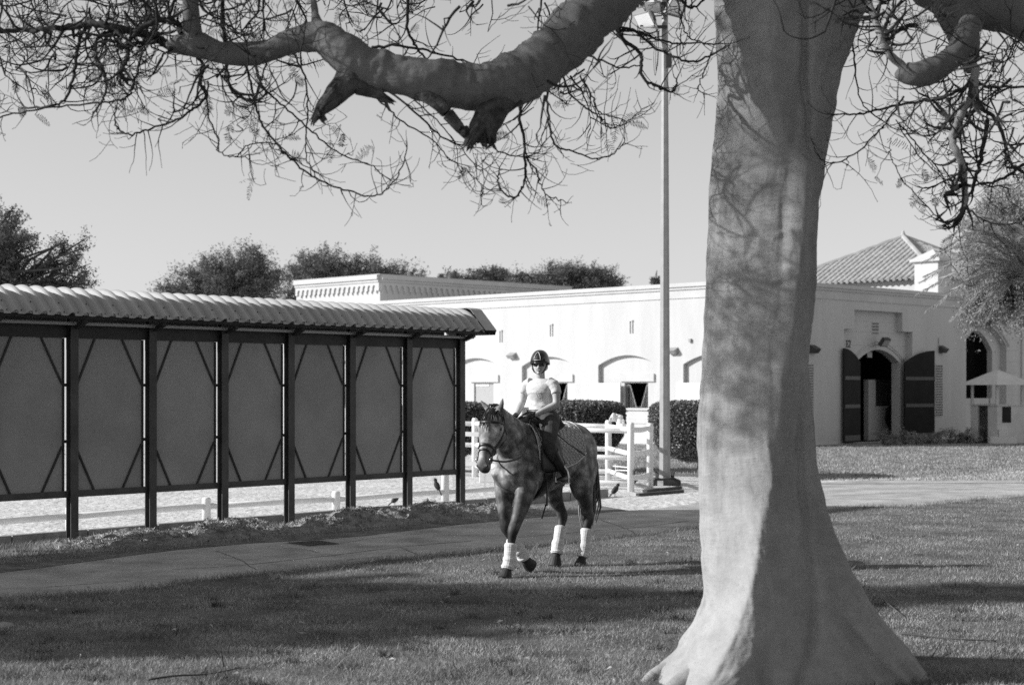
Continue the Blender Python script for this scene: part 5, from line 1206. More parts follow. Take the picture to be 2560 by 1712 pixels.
hel = o = rb_(hm, 'helmet', M_helmet); s_ = o.modifiers.new('s', 'SOLIDIFY'); s_.thickness = .006
mb = MB(); pk = [(a, hc + fd * (-.004 + (.128 + .016 * math.cos(a) ** 2) * math.cos(a)) + fl_ * (.108 * math.sin(a)) + Z * (2.286 - .012 * math.cos(a) - .012 * math.sin(a) ** 2)) for a in np.linspace(-1.25, 1.25, 21)]
ins = [hc + fd * (-.004 + .122 * math.cos(a)) + fl_ * (.104 * math.sin(a)) + Z * (2.292 - .012 * math.sin(a) ** 2) for a, _ in pk]
mb.rings([ins, [q for _, q in pk]], cap=False, closed=False); o = mb.build('helmet_peak', M_helmet, hel, True); s_ = o.modifiers.new('s', 'SOLIDIFY'); s_.thickness = .005
def helm(a, ph, off=.004):
    low = 2.288 - .035 * (1 - math.cos(a)) / 2 - .012 * math.sin(a) ** 2; cc = math.cos(ph) ** .82
    p = hc + Z * (low + (2.418 - low) * math.sin(ph)) + fd * (-.004 + .128 * cc * math.cos(a)) + fl_ * (.108 * cc * math.sin(a)); c0 = hc + Z * 2.30; return p + (p - c0).normalized() * off
mb = MB(); em = [(-.34, .14), (-.30, .42), (-.20, .70), (-.06, .88), (.06, .88), (.20, .70), (.30, .42), (.34, .14), (0, .13), (-.34, .14)]
mb.tube([helm(a - .12, p) for a, p in em], .0035, 6); mb.build('helmet_emblem', M_trim, hel, True)
mb = MB(); rs = [[helm(-.12 + (-.25 + .5 * j / 6) * (1 - i / 8), .2 + .5 * i / 7, .0045) for j in range(7)] for i in range(7)]; mb.rings(rs, cap=False, closed=False); mb.build('helmet_vent', M_black, hel, True)
mb = MB()
for k_ in (-1, 1): mb.tube([facep(2.285, k_ * 1.45, .01), facep(2.22, k_ * 1.35, .008), facep(2.17, k_ * 1.0, .006), facep(2.150, 0, .004)], .005, 6)
mb.build('chin_strap', M_black, hel, True)
mb = MB()
for j in range(50):
    a = math.pi + random.gauss(0, .6); p = facep(2.27, a, .012); mb.tube([p, facep(2.21, a, .016), facep(2.17, a * .98 + .02, .012) + Z * random.uniform(-.01, .02)], [.007, .007, .002], 4)
rb_(mb, 'hair', mat('hair', .06, .6, island=.4))
mb = MB(); mb.lathe(facep(2.203, 1.62, .014) - Z * .006, [(.001, 0), (.006, .003), (.006, .009), (.001, .012)], 8); rb_(mb, 'earring', M_metal)
# shirt
sm_ = MB()
sm_.rings([[Vector((x + rx * math.cos(a) + (.010 * max(0, math.cos(a)) * math.exp(-((z - 1.955) / .06) ** 2)), ry * math.sin(a), z)) for a in np.linspace(0, 2 * math.pi, 30, endpoint=False)] for z, x, rx, ry in ((1.755, -.015, .120, .150), (1.80, -.012, .108, .136), (1.85, -.004, .102, .133), (1.90, .004, .106, .142), (1.95, .012, .116, .155), (2.0, .01, .112, .163), (2.045, .004, .094, .162), (2.075, 0, .074, .138), (2.095, 0, .060, .095), (2.104, .002, .054, .062))])
for k_ in (-1, 1):
    sm_.tube([(0, .12 * k_, 2.055), (0, .178 * k_, 2.035), (.004, .207 * k_, 1.985), (.01, .220 * k_, 1.945), (.013, .224 * k_, 1.935)], [.066, .063, .057, .058, .052], 14)
shirt = remeshed('t_shirt', sm_, 0.006, 2, M_shirt, ri)
me = shirt.data; co = np.empty(len(me.vertices) * 3, np.float32); me.vertices.foreach_get('co', co); co = co.reshape(-1, 3)
me.calc_loop_triangles(); nr = np.empty(len(me.vertices) * 3, np.float32); me.vertices.foreach_get('normal', nr); nr = nr.reshape(-1, 3)
fold = np.array([noise.noise((p[0] * 9, p[1] * 11 + p[2] * 7, p[2] * 16)) + .6 * noise.noise((p[0] * 20, p[1] * 16 - p[2] * 20, p[2] * 28)) for p in co])
low_ = np.clip((1.93 - co[:, 2]) / .12, .35, 1.0); co2 = co + nr * (fold * .014 * low_)[:, None]; me.vertices.foreach_set('co', co2.astype(np.float32).ravel()); me.update()
bvh = BVHTree.FromPolygons([Vector(c) for c in co2], [tuple(p.vertices) for p in me.polygons])
def on_shirt(y, z):
    hit = bvh.ray_cast(Vector((.6, y, z)), Vector((-1, 0, 0))); return hit[0] + hit[1] * .002 if hit[0] else None
mb = MB()
def prn(pl, r=.0013):
    pts = [on_shirt(y, z) for y, z in pl]; pts = [p for p in pts if p]
    if len(pts) > 1: mb.tube(pts, r, 4)
cy, cz_ = .070, 1.935
prn([(cy - .038, cz_ + .02), (cy - .02, cz_ + .034), (cy, cz_ + .038), (cy + .02, cz_ + .034), (cy + .038, cz_ + .02), (cy + .028, cz_ - .02), (cy + .02, cz_ - .045), (cy - .02, cz_ - .045), (cy - .028, cz_ - .02), (cy - .038, cz_ + .02)])
for zz in (.018, .006): prn([(cy - .022, cz_ + zz), (cy - .008, cz_ + zz + .004), (cy + .004, cz_ + zz - .003), (cy + .022, cz_ + zz + .003)])
for o_ in (-.010, .010): prn([(cy + o_ - .006, cz_ - .012), (cy + o_ + .005, cz_ - .010), (cy + o_, cz_ - .018), (cy + o_ + .006, cz_ - .026), (cy + o_ - .005, cz_ - .028)])
prn([(cy - .016, cz_ - .038), (cy + .016, cz_ - .038)])
mb.build('shirt_print', M_print, shirt, True)
mb = MB(); mb.rings([[Vector((x + rx * math.cos(a), ry * math.sin(a), z)) for a in np.linspace(0, 2 * math.pi, 28, endpoint=False)] for z, x, rx, ry in ((1.728, -.02, .133, .172), (1.765, -.018, .131, .170))], cap=False); o = rb_(mb, 'belt', M_black); s_ = o.modifiers.new('s', 'SOLIDIFY'); s_.thickness = .006; s_.offset = 1
# breeches and boots
bm2 = MB()
bm2.rings([[Vector((x + rx * math.cos(a), ry * math.sin(a), z)) for a in np.linspace(0, 2 * math.pi, 26, endpoint=False)] for z, x, rx, ry in ((1.60, -.05, .13, .15), (1.66, -.045, .15, .182), (1.72, -.03, .138, .178), (1.765, -.018, .127, .164))])
TH = {1: [(-.04, .09, 1.665, .115), (.05, .155, 1.61, .112), (.15, .225, 1.535, .098), (.235, .285, 1.455, .082), (.275, .31, 1.395, .072), (.255, .325, 1.33, .066), (.20, .338, 1.25, .06)],
      -1: [(-.04, -.09, 1.665, .115), (.05, -.155, 1.61, .112), (.15, -.225, 1.535, .098), (.24, -.285, 1.455, .082), (.285, -.31, 1.395, .072), (.275, -.325, 1.33, .066), (.235, -.338, 1.25, .06)]}
for k_, a in TH.items():
    c = crom(a, 4); bm2.tube([q[:3] for q in c], [q[3] for q in c], 16)
br_ = remeshed('breeches', bm2, 0.008, 3, M_breech, ri)
for k_ in (1, -1):
    bb = MB()
    a = [(.235, .330, 1.32, .070), (.20, .338, 1.26, .066), (.14, .347, 1.19, .061), (.07, .356, 1.11, .051), (.03, .362, 1.055, .044), (.018, .365, 1.02, .042)] if k_ > 0 else [(.26, -.330, 1.32, .070), (.235, -.338, 1.26, .066), (.19, -.35, 1.19, .061), (.13, -.362, 1.11, .051), (.09, -.37, 1.055, .044), (.075, -.372, 1.02, .042)]
    c = crom(a, 4); bb.tube([q[:3] for q in c], [q[3] for q in c], 14); hx, hy_ = a[-1][0], a[-1][1]
    f_ = [(hx - .045, hy_, 1.022, .024, .03), (hx - .02, hy_, 1.022, .034, .036), (hx + .05, hy_ + .008 * k_, 1.026, .036, .036), (hx + .12, hy_ + .016 * k_, 1.022, .028, .042), (hx + .17, hy_ + .022 * k_, 1.02, .02, .038), (hx + .20, hy_ + .026 * k_, 1.02, .008, .018)]
    bb.tube([q[:3] for q in f_], [q[3] for q in f_], 14, ref=(0, 0, 1), rb=[q[4] for q in f_])
    remeshed('boot', bb, 0.006, 3, M_black, ri)
# gloved hands closed on the reins
for k_ in (-1, 1):
    w = Vector(AR[k_][-1][:3]); d_ = (Vector((.34, .085 if k_ > 0 else -.12, 1.675)) - w).normalized(); sd = Vector((0, -k_, 0)); sd = (sd - d_ * sd.dot(d_)).normalized(); up = d_.cross(sd).normalized()
    if up.z < 0: up = -up
    g = MB(); g.tube([w - d_ * .035, w, w + d_ * .03, w + d_ * .065], [.032, .031, .027, .022], 12, ref=up, rb=[.03, .028, .022, .02])
    for j in range(4):
        o_ = w + d_ * .066 + up * (.028 - .019 * j); l_ = (.030, .034, .032, .026)[j]
        g.tube([o_ - d_ * .02, o_ + d_ * l_ * .7, o_ + d_ * (l_ * .85) + sd * .022, o_ + d_ * .012 + sd * .034, o_ - d_ * .006 + sd * .024], [.0095, .0098, .0092, .0088, .0075], 8)
    o_ = w + d_ * .02 + up * .024; g.tube([o_, o_ + d_ * .03 + sd * .018 + up * .010, o_ + d_ * .052 + sd * .024 + up * .008, o_ + d_ * .064 + sd * .016 + up * .004], [.012, .0105, .0095, .008], 8)
    remeshed('glove', g, 0.0042, 2, M_black, ri)
cp_ = thing('riding_crop', 'thin black crop pointing back from the rider hand', 'riding crop', tuple(Hm @ Vector((-.02, .33, 1.42))), None, hang); INV[cp_.name] = Matrix.Translation(-Vector((-.02, .33, 1.42)))
mb = MB(); mb.tube([(.30, .10, 1.68), (.15, .25, 1.56), (-.05, .335, 1.40), (-.24, .37, 1.30)], [.007, .006, .006, .006], 6); mb.build('shaft', M_black, cp_)
mb = MB(); mb.bar((-.16, .356, 1.343), (-.30, .38, 1.268), .022, .012); mb.build('keeper', M_black, cp_)

# ------------------------------------------------------------------ the big foreground tree
TY = 11.1
tb = gp(1930, 1690)
ft_ = thing('flame_tree', 'big smooth-barked tree in the foreground with a spreading limb overhead', 'tree', (1.85, TY, 0))
sil = [(-330, 1800, 2235), (-150, 1792, 2215), (0, 1790, 2170), (80, 1794, 2140), (180, 1798, 2104), (260, 1794, 2090), (340, 1788, 2076), (420, 1778, 2064), (500, 1774, 2052), (570, 1772, 2046), (640, 1769, 2042), (700, 1765, 2043), (770, 1760, 2037), (838, 1757, 2028), (900, 1755, 2021), (960, 1752, 2024), (1040, 1748, 2031), (1120, 1746, 2039), (1200, 1748, 2052), (1300, 1750, 2081), (1360, 1755, 2100), (1430, 1760, 2130), (1500, 1762, 2166), (1545, 1742, 2194), (1590, 1716, 2234), (1630, 1690, 2266), (1665, 1655, 2288), (1700, 1630, 2306), (1740, 1610, 2330)]
sc_ = crom(sil, 13)
RIDGE = [(-330, 1900), (0, 1896), (200, 1899), (300, 1925), (380, 1950), (420, 1992), (570, 1990), (700, 1975), (800, 1965), (900, 1948), (1000, 1935), (1100, 1917), (1200, 1908), (1300, 1880), (1400, 1864), (1450, 1850), (1500, 1836), (1550, 1812), (1600, 1785), (1650, 1755), (1700, 1725), (1740, 1700)]
GRV = [([(-330, 1985), (0, 1990), (150, 2000), (300, 2006), (440, 2010)], 11, .07), ([(380, 2030), (600, 2020), (760, 2022), (900, 1990)], 16, .035), ([(950, 1985), (1100, 1990), (1300, 2000), (1480, 2008), (1560, 2000), (1640, 1965), (1740, 1930)], 13, .06), ([(1480, 2030), (1560, 2085), (1650, 2150), (1740, 2225)], 16, .07), ([(1540, 1900), (1640, 1880), (1740, 1865)], 20, .07), ([(1250, 2030), (1400, 2050), (1520, 2075), (1640, 2110), (1740, 2140)], 22, .05), ([(1560, 2120), (1650, 2200), (1740, 2270)], 14, .05)]
NT = 240; rows_ = []
RDG = [(2.76, 4.75, .55, .018, .016), (2.72, 4.7, .6, .03, -.014), (2.63, 4.25, .25, .06, .03), (2.60, 4.9, .22, .05, .026), (2.50, 4.5, .6, .014, -.010), (3.52, 4.4, .7, .014, .014), (3.48, 4.4, .7, .02, -.012), (3.52, 3.55, .16, .05, .02), (3.05, 5.0, .3, .016, .012), (3.75, 4.3, .6, .014, .010), (3.88, 4.2, .5, .014, -.009), (4.05, 4.4, .5, .014, .009), (4.2, 4.3, .5, .02, .010), (2.35, 4.3, .5, .03, .012), (2.2, 4.8, .4, .03, -.010), (1.95, 4.5, .5, .016, .008), (1.35, 4.85, .3, .014, .010), (1.3, 5.5, .3, .014, -.008), (0.95, 4.9, .25, .012, .010), (3.2, 4.2, .5, .05, -.012), (2.05, 5.2, .15, .12, -.02)]
for (py, lx, rx) in sc_:
    z = H + (HZ - py) * TY / F; xl, xr = (lx - CX) * TY / F, (rx - CX) * TY / F
    base = max(0.0, min(1.0, (1.15 - z) / 1.2)); top = max(0.0, (z - 4.2) / 1.6)
    x0 = xl + (xr - xl) * (0.47 - .03 * base); aL, aR = x0 - xl, xr - x0
    rpx = np.interp(py, [q_[0] for q_ in RIDGE], [q_[1] for q_ in RIDGE]); rf_ = ((rpx - CX) * TY / F - x0); rf_ = rf_ / (aR if rf_ > 0 else aL); rf_ = max(-.92, min(.6, rf_))
    core = min(aL, aR, 0.42 + .25 * base)
    ring = []
    for j in range(NT):
        a = 2 * math.pi * j / NT; ca, sa = math.cos(a), math.sin(a)
        ax = aR if ca > 0 else aL
        by = core * (0.96 + .35 * base)
        sy = sa
        if sa < 0:
            tt = 1 - abs(ca - rf_) / ((1 - rf_) if ca > rf_ else (1 + rf_)); tt = max(0.0, tt) ** .92; tt = min(tt, .93 + .07 * (1 - math.exp(-(1 - tt) * 0))) if False else tt
            tt = tt - .06 * max(0.0, (tt - .82) / .18) ** 2
            sy = -(.82 * tt + .18 * abs(sa)) * 1.06
        # buttress lobes: roots run out to the left front, front, right and back
        lob = base ** 1.25 * (.12 * max(0, math.cos(a - 3.95)) ** 9 + .09 * max(0, math.cos(a - 4.95)) ** 8 + .18 * max(0, math.cos(a - 5.65)) ** 10 + .3 * max(0, math.cos(a - 1.6)) ** 5)
        flute = 0.020 * math.cos(5 * a + 1.3 + z * .4) + .014 * math.cos(9 * a - z * .9)
        groove = -.055 * math.exp(-((a - 5.02 - .05 * (z - 3)) / .10) ** 2) * (0.35 + .65 * min(1, max(0, (z - .8) / 1.0)))
        nz = .016 * noise.noise((ca * 2.2, sa * 2.2, z * 1.4)) + .008 * noise.noise((ca * 6, sa * 6, z * 5))
        wr_ = .0055 * math.sin(z * 26 + 3 * noise.noise((ca * 2, sa * 2, z * 2))) * max(0, noise.noise((ca * 1.5, sa * 1.5, z * 1.1)) + .25)
        rdg = 0.0
        for (zr, ar, wa_, hz_r, am_) in RDG:
            da = (a - ar) / wa_
            if abs(da) < 1.6: rdg += am_ * math.exp(-da * da * 1.5) * math.exp(-((z - zr - .05 * noise.noise((a * 3, zr, 0)) - .02 * math.sin(a * 5)) / hz_r) ** 2)
        wr_ += rdg + .004 * noise.noise((ca * 14, sa * 14, z * 9)) + .0025 * noise.noise((ca * 30, sa * 30, z * 24))
        k_ = 1 + flute * abs(sa) + groove + nz / .4 + wr_ / .4
        gin = 0.0
        if sa < 0:
            pxv = CX + (x0 + ax * ca) * F / TY
            for gp_, gw, gd in GRV:
                if gp_[0][0] < py < gp_[-1][0]:
                    gx = np.interp(py, [q_[0] for q_ in gp_], [q_[1] for q_ in gp_]) + 9 * noise.noise((py * .012, gw, 0)); fd_ = min(1, (py - gp_[0][0]) / 120, (gp_[-1][0] - py) / 120 if gp_[-1][0] < 1700 else 1)
                    gin += gd * max(0, fd_) * math.exp(-((pxv - gx) / gw) ** 2)
        ring.append((x0 + ax * ca * k_ + lob * ca * .8, TY + by * sy * k_ + lob * sa + gin, z))
    rows_.append(ring)
mb = MB(); mb.rings(rows_)
trunk = mb.build('trunk', M_bark, ft_, smooth=True)
def root(path, name='root'):
    c = crom([tuple(gp(px, py, z_)) + (r_,) for px, py, z_, r_ in path], 6); m_ = MB(); m_.tube([q[:3] for q in c], [q[3] for q in c], 12); return m_.build(name, M_bark, ft_, smooth=True)
root([(1840, 1600, .25, .16), (1770, 1640, .12, .13), (1700, 1672, .04, .10), (1640, 1695, .0, .07), (1600, 1720, -.03, .03)])
root([(1830, 1640, .2, .15), (1750, 1690, .07, .12), (1690, 1730, .0, .09), (1640, 1760, -.03, .03)])
root([(2180, 1600, .2, .14), (2240, 1650, .06, .10), (2290, 1690, .0, .06), (2330, 1715, -.03, .03)])
def limb(path, name, m, n=14, wig=0.0, per=8):
    """px, py, width in px, depth"""
    c = crom([tuple(at(px, py, Y)) + (w * Y / F / 2,) for px, py, w, Y in path], per); m_ = MB(); rs = []
    pts = [Vector(q[:3]) for q in c]
    rr = [q[3] * (1 + wig * noise.noise((q[0] * 7, q[1] * 7, q[2] * 7)) + wig * .6 * noise.noise((q[0] * 19, q[1] * 19, q[2] * 19))) for q in c]
    for i, p in enumerate(pts):
        t_ = (pts[min(i + 1, len(pts) - 1)] - pts[max(i - 1, 0)]).normalized(); a_ = Vector((0, -1, 0)); a_ = (a_ - t_ * a_.dot(t_)).normalized(); b_ = t_.cross(a_); ring = []
        for j in range(n):
            dv_ = a_ * math.cos(2 * math.pi * j / n) + b_ * math.sin(2 * math.pi * j / n); q = p + dv_ * rr[i]
            k_ = 1 + wig * (1.3 * noise.noise(q * 5) + .9 * noise.noise(q * 13) + .5 * noise.noise(q * 30)) + wig * .35 * max(0, math.sin(i * 1.3 + 4 * noise.noise(q * 6))) * max(0, noise.noise(q * 3))
            ring.append(p + dv_ * rr[i] * k_)
        rs.append(ring)
    m_.rings(rs); return m_.build(name, m, ft_, smooth=True)
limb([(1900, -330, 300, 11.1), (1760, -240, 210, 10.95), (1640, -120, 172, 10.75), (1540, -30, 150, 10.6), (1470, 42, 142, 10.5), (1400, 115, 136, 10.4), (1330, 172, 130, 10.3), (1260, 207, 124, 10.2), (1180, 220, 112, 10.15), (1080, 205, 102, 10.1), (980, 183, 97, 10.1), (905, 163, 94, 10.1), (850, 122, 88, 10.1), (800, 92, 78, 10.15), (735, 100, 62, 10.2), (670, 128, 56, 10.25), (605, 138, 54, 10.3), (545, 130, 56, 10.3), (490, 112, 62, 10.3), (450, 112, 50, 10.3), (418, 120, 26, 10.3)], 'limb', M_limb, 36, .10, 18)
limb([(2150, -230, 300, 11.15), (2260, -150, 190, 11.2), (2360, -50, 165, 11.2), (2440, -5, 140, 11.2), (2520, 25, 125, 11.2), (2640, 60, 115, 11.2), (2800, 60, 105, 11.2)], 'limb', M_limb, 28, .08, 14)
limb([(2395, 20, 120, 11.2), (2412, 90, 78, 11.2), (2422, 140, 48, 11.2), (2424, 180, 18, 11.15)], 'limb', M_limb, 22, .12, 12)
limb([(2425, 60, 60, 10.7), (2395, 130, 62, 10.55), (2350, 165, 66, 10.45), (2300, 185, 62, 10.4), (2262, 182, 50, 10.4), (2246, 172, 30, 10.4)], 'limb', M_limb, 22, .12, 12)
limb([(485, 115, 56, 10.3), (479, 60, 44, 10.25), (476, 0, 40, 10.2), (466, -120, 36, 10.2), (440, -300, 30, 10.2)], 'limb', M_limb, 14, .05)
limb([(800, 85, 60, 10.15), (790, 50, 26, 10.2), (785, 10, 18, 10.3), (770, -80, 15, 10.4)], 'limb', M_limb, 10, .1)
# broken stubs under the limb: each a torn collar with splinters
def torn(path, nsp, seed_):
    random.seed(seed_); c = crom([tuple(at(px, py, Y)) + (w * Y / F / 2,) for px, py, w, Y in path], 12); m_ = MB(); pts = [Vector(q[:3]) for q in c]
    n = 22; rs = []
    for i, p in enumerate(pts):
        t_ = (pts[min(i + 1, len(pts) - 1)] - pts[max(i - 1, 0)]).normalized(); a_ = t_.orthogonal().normalized(); b_ = t_.cross(a_); u = i / (len(pts) - 1); r0 = c[i][3]
        rs.append([p + (a_ * math.cos(2 * math.pi * j / n) + b_ * math.sin(2 * math.pi * j / n)) * r0 * (1 + (.10 + .35 * u) * (noise.noise((math.cos(2 * math.pi * j / n) * 2.2 + seed_, math.sin(2 * math.pi * j / n) * 2.2, u * 1.6)) + .5 * noise.noise((math.cos(2 * math.pi * j / n) * 6 + seed_, math.sin(2 * math.pi * j / n) * 6, u * 5)))) + t_ * (u ** 3) * .10 * noise.noise((math.cos(2 * math.pi * j / n) * 3, math.sin(2 * math.pi * j / n) * 3, seed_)) for j in range(n)])
    m_.rings(rs)
    e = pts[-1]; t_ = (pts[-1] - pts[-4]).normalized(); r1 = c[-1][3]
    for k_ in range(nsp):
        o_ = pts[-random.randint(2, 12)] + rv(r1 * .55); d_ = (t_ + rv(.45)).normalized(); l_ = random.uniform(.04, .13); m_.tube([o_ - d_ * .05, o_ + d_ * l_ * .5 + rv(.006), o_ + d_ * l_], [random.uniform(.010, .026), random.uniform(.006, .016), .002], 5)
    return m_.build('broken_stub', M_stub, ft_, smooth=False)
def rv(s): return Vector((random.gauss(0, s), random.gauss(0, s), random.gauss(0, s)))
torn([(1290, 205, 116, 10.22), (1262, 235, 96, 10.2), (1232, 275, 74, 10.15), (1214, 315, 60, 10.1), (1222, 352, 34, 10.08)], 12, 3)
torn([(1215, 285, 60, 10.1), (1190, 325, 38, 10.02), (1168, 362, 14, 10.0)], 5, 5)
torn([(1030, 215, 60, 10.1), (1075, 245, 36, 10.02), (1120, 285, 32, 10.0), (1160, 330, 24, 10.02), (1195, 345, 22, 10.05)], 5, 7)
torn([(890, 155, 100, 10.12), (872, 200, 74, 10.1), (838, 238, 54, 10.05), (808, 268, 38, 10.02), (790, 292, 20, 10.0)], 10, 9)
torn([(900, 215, 50, 10.1), (945, 236, 26, 10.08), (972, 252, 12, 10.08)], 3, 11)
# traced middle branches: px, py list, width from-to, depth
TRC = [
 ([(430, 118), (395, 100), (340, 80), (285, 68), (235, 62), (180, 68), (120, 73), (50, 77), (-60, 80), (-160, 95)], 24, 9, 10.3),
 ([(455, 85), (445, 62), (420, 50), (395, 52), (350, 72), (330, 95), (315, 115), (300, 120)], 17, 9, 10.2),
 ([(395, 105), (350, 108), (322, 116), (318, 150), (302, 182), (312, 200)], 10, 12, 10.15),
 ([(300, 72), (262, 84), (240, 108), (245, 150), (262, 190), (265, 230), (250, 260), (232, 282)], 9, 5, 10.25),
 ([(230, 62), (205, 85), (190, 150), (180, 210), (160, 250), (130, 265), (60, 272)], 10, 5, 10.4),
 ([(360, 90), (350, 150), (335, 210), (315, 245), (280, 252), (200, 262), (80, 275), (-20, 300)], 7, 4, 10.5),
 ([(555, -20), (560, 80), (568, 160), (570, 200), (590, 240), (640, 250), (665, 232), (655, 215)], 11, 5, 10.6),
 ([(490, 138), (510, 170), (500, 205), (515, 240), (480, 275), (440, 300), (380, 320), (330, 335), (300, 328), (287, 305), (292, 262)], 9, 3, 10.4),
 ([(615, 160), (635, 240), (650, 300), (680, 345), (720, 390), (780, 440), (860, 475), (930, 490), (970, 470), (1005, 420), (1018, 370)], 7, 3, 10.3),
 ([(635, 160), (660, 220), (720, 275), (780, 330), (850, 385), (920, 410), (960, 440)], 6, 3, 10.6),
 ([(730, 130), (760, 190), (770, 260), (765, 340), (765, 390), (790, 440)], 6, 2.5, 10.5),
 ([(520, 205), (520, 280), (545, 350), (545, 378), (590, 395), (640, 385)], 5, 2.5, 10.5),
 ([(590, 395), (620, 365), (680, 358), (740, 400), (800, 440)], 3.5, 2.5, 10.6),
 ([(930, 120), (1000, 115), (1080, 130), (1150, 150), (1210, 167)], 8, 4, 11.0),
 ([(1020, -20), (1020, 80), (1050, 130), (1080, 165)], 9, 4, 11.2),
 ([(1305, 240), (1300, 290), (1310, 350), (1312, 390), (1315, 440), (1300, 480), (1285, 495), (1255, 480), (1245, 450), (1250, 420)], 9, 3, 10.6),
 ([(1312, 392), (1340, 425), (1350, 460), (1370, 490), (1405, 500)], 5, 2.5, 10.6),
 ([(1370, 180), (1370, 270), (1375, 320), (1390, 365), (1440, 380), (1490, 398), (1540, 380), (1563, 350)], 7, 2.5, 10.9),
 ([(1400, 170), (1430, 240), (1480, 280), (1510, 300), (1525, 320), (1560, 310), (1605, 275)], 6, 2.5, 11.0),
 ([(1515, 5), (1540, 65), (1560, 100), (1600, 135), (1605, 190), (1640, 215), (1682, 231), (1692, 200)], 13, 4, 10.8),
 ([(1545, 68), (1590, 78), (1630, 115), (1680, 140), (1740, 155), (1795, 130)], 8, 5, 10.9),
 ([(1590, 78), (1650, 100), (1700, 110), (1740, 108), (1795, 112)], 6, 4, 11.0),
 ([(1440, 125), (1500, 150), (1550, 170), (1600, 163)], 6, 3.5, 11.1),
 ([(1450, 190), (1480, 240), (1500, 280), (1560, 300)], 5, 3, 11.2),
 ([(960, 220), (1050, 290), (1110, 345), (1170, 365)], 6, 4, 10.6),
 ([(940, 240), (1000, 300), (1080, 350), (1130, 400), (1172, 428)], 5, 2, 10.7),
 ([(985, 200), (1060, 270), (1130, 345), (1198, 425), (1205, 400)], 4, 2, 10.8),
 ([(1172, 428), (1200, 460), (1208, 480), (1200, 496)], 2, 1.5, 10.8),
 ([(1240, 375), (1290, 392), (1340, 385), (1365, 350)], 4, 3, 10.8),
 ([(1700, 0), (1730, 20), (1770, -10)], 8, 5, 11.3), ([(1690, -30), (1700, 40), (1720, 90), (1760, 108)], 5, 3, 11.3),
 ([(1780, 130), (1760, 180), (1745, 220), (1760, 235)], 4, 2.5, 11.4),
 ([(2440, 160), (2435, 210), (2430, 240), (2405, 280), (2390, 320), (2380, 350), (2400, 400), (2410, 450), (2412, 515)], 22, 16, 10.5),
 ([(2400, 465), (2380, 478), (2360, 490)], 13, 10, 10.5),
 ([(2435, 205), (2370, 240), (2300, 255), (2220, 268), (2150, 285), (2100, 283)], 9, 4, 10.7),
 ([(2260, 240), (2220, 300), (2180, 345), (2130, 390), (2085, 408), (2050, 398)], 5, 3, 10.9),
 ([(2440, 210), (2500, 220), (2600, 215)], 9, 6, 10.6),
 ([(2420, 255), (2480, 290), (2510, 350), (2520, 400), (2570, 440)], 11, 7, 10.7),
 ([(2262, 172), (2220, 130), (2195, 70), (2175, 10)], 22, 17, 10.5), ([(2220, 100), (2215, 60), (2240, 20)], 12, 8, 10.6),
 ([(2290, 60), (2240, 80), (2215, 110)], 13, 8, 10.8),
 ([(2330, 250), (2370, 290), (2385, 335)], 7, 5, 10.6),
 ([(2560, 410), (2500, 450), (2430, 463)], 9, 5, 10.8), ([(2410, 440), (2405, 520), (2390, 560), (2375, 568)], 6, 4, 10.6),
 ([(2375, 568), (2320, 520), (2260, 455), (2230, 400), (2225, 370)], 3.5, 2, 10.7),
 ([(2410, 515), (2460, 550), (2530, 560), (2600, 530)], 4, 3, 10.8),
 ([(2250, 310), (2300, 370), (2350, 430), (2385, 480)], 4, 3, 10.9), ([(2240, 300), (2290, 380), (2360, 450), (2400, 500)], 3, 2.5, 11.0),
 ([(2340, 260), (2385, 320), (2350, 355), (2290, 330)], 4, 2, 10.8), ([(2440, 270), (2400, 350), (2440, 450), (2520, 470)], 6, 4, 11.0),
 ([(2132, 110), (2140, 200), (2160, 265), (2240, 325)], 5, 2.5, 11.3), ([(2470, 300), (2450, 400), (2430, 480)], 12, 8, 11.0),
]
random.seed(21)
TW = []           # (points, radii)
LEAFP = []        # frond anchors
def rv(s): return Vector((random.gauss(0, s), random.gauss(0, s), random.gauss(0, s)))
def twig(p, d, L, r, lvl, curl, leafy):
    n = max(4, int(L / .045)); pts = [p.copy()]; d = d.normalized(); st = L / n; bend = rv(.10)
    for i in range(n):
        d = (d + rv(.13) + bend * .5 + Z * curl * (i / n) * .35).normalized(); p = p + d * st; pts.append(p.copy())
        if random.random() < .10: d = (d + rv(.5)).normalized()
        if lvl > 0 and i > 0 and random.random() < (.36 if lvl > 1 else .26):
            sd = (d * .6 + rv(.7)).normalized(); twig(p.copy(), sd, L * random.uniform(.25, .6), r * .62, lvl - 1, curl * random.uniform(.3, 1.4), leafy)
    TW.append((pts, [max(.0016, r * (1 - .75 * i / n)) for i in range(n + 1)]))
    if random.random() < leafy: LEAFP.append((pts[-1], d.copy()))
    if random.random() < leafy * .5: LEAFP.append((pts[len(pts) // 2], (d + rv(.6)).normalized()))
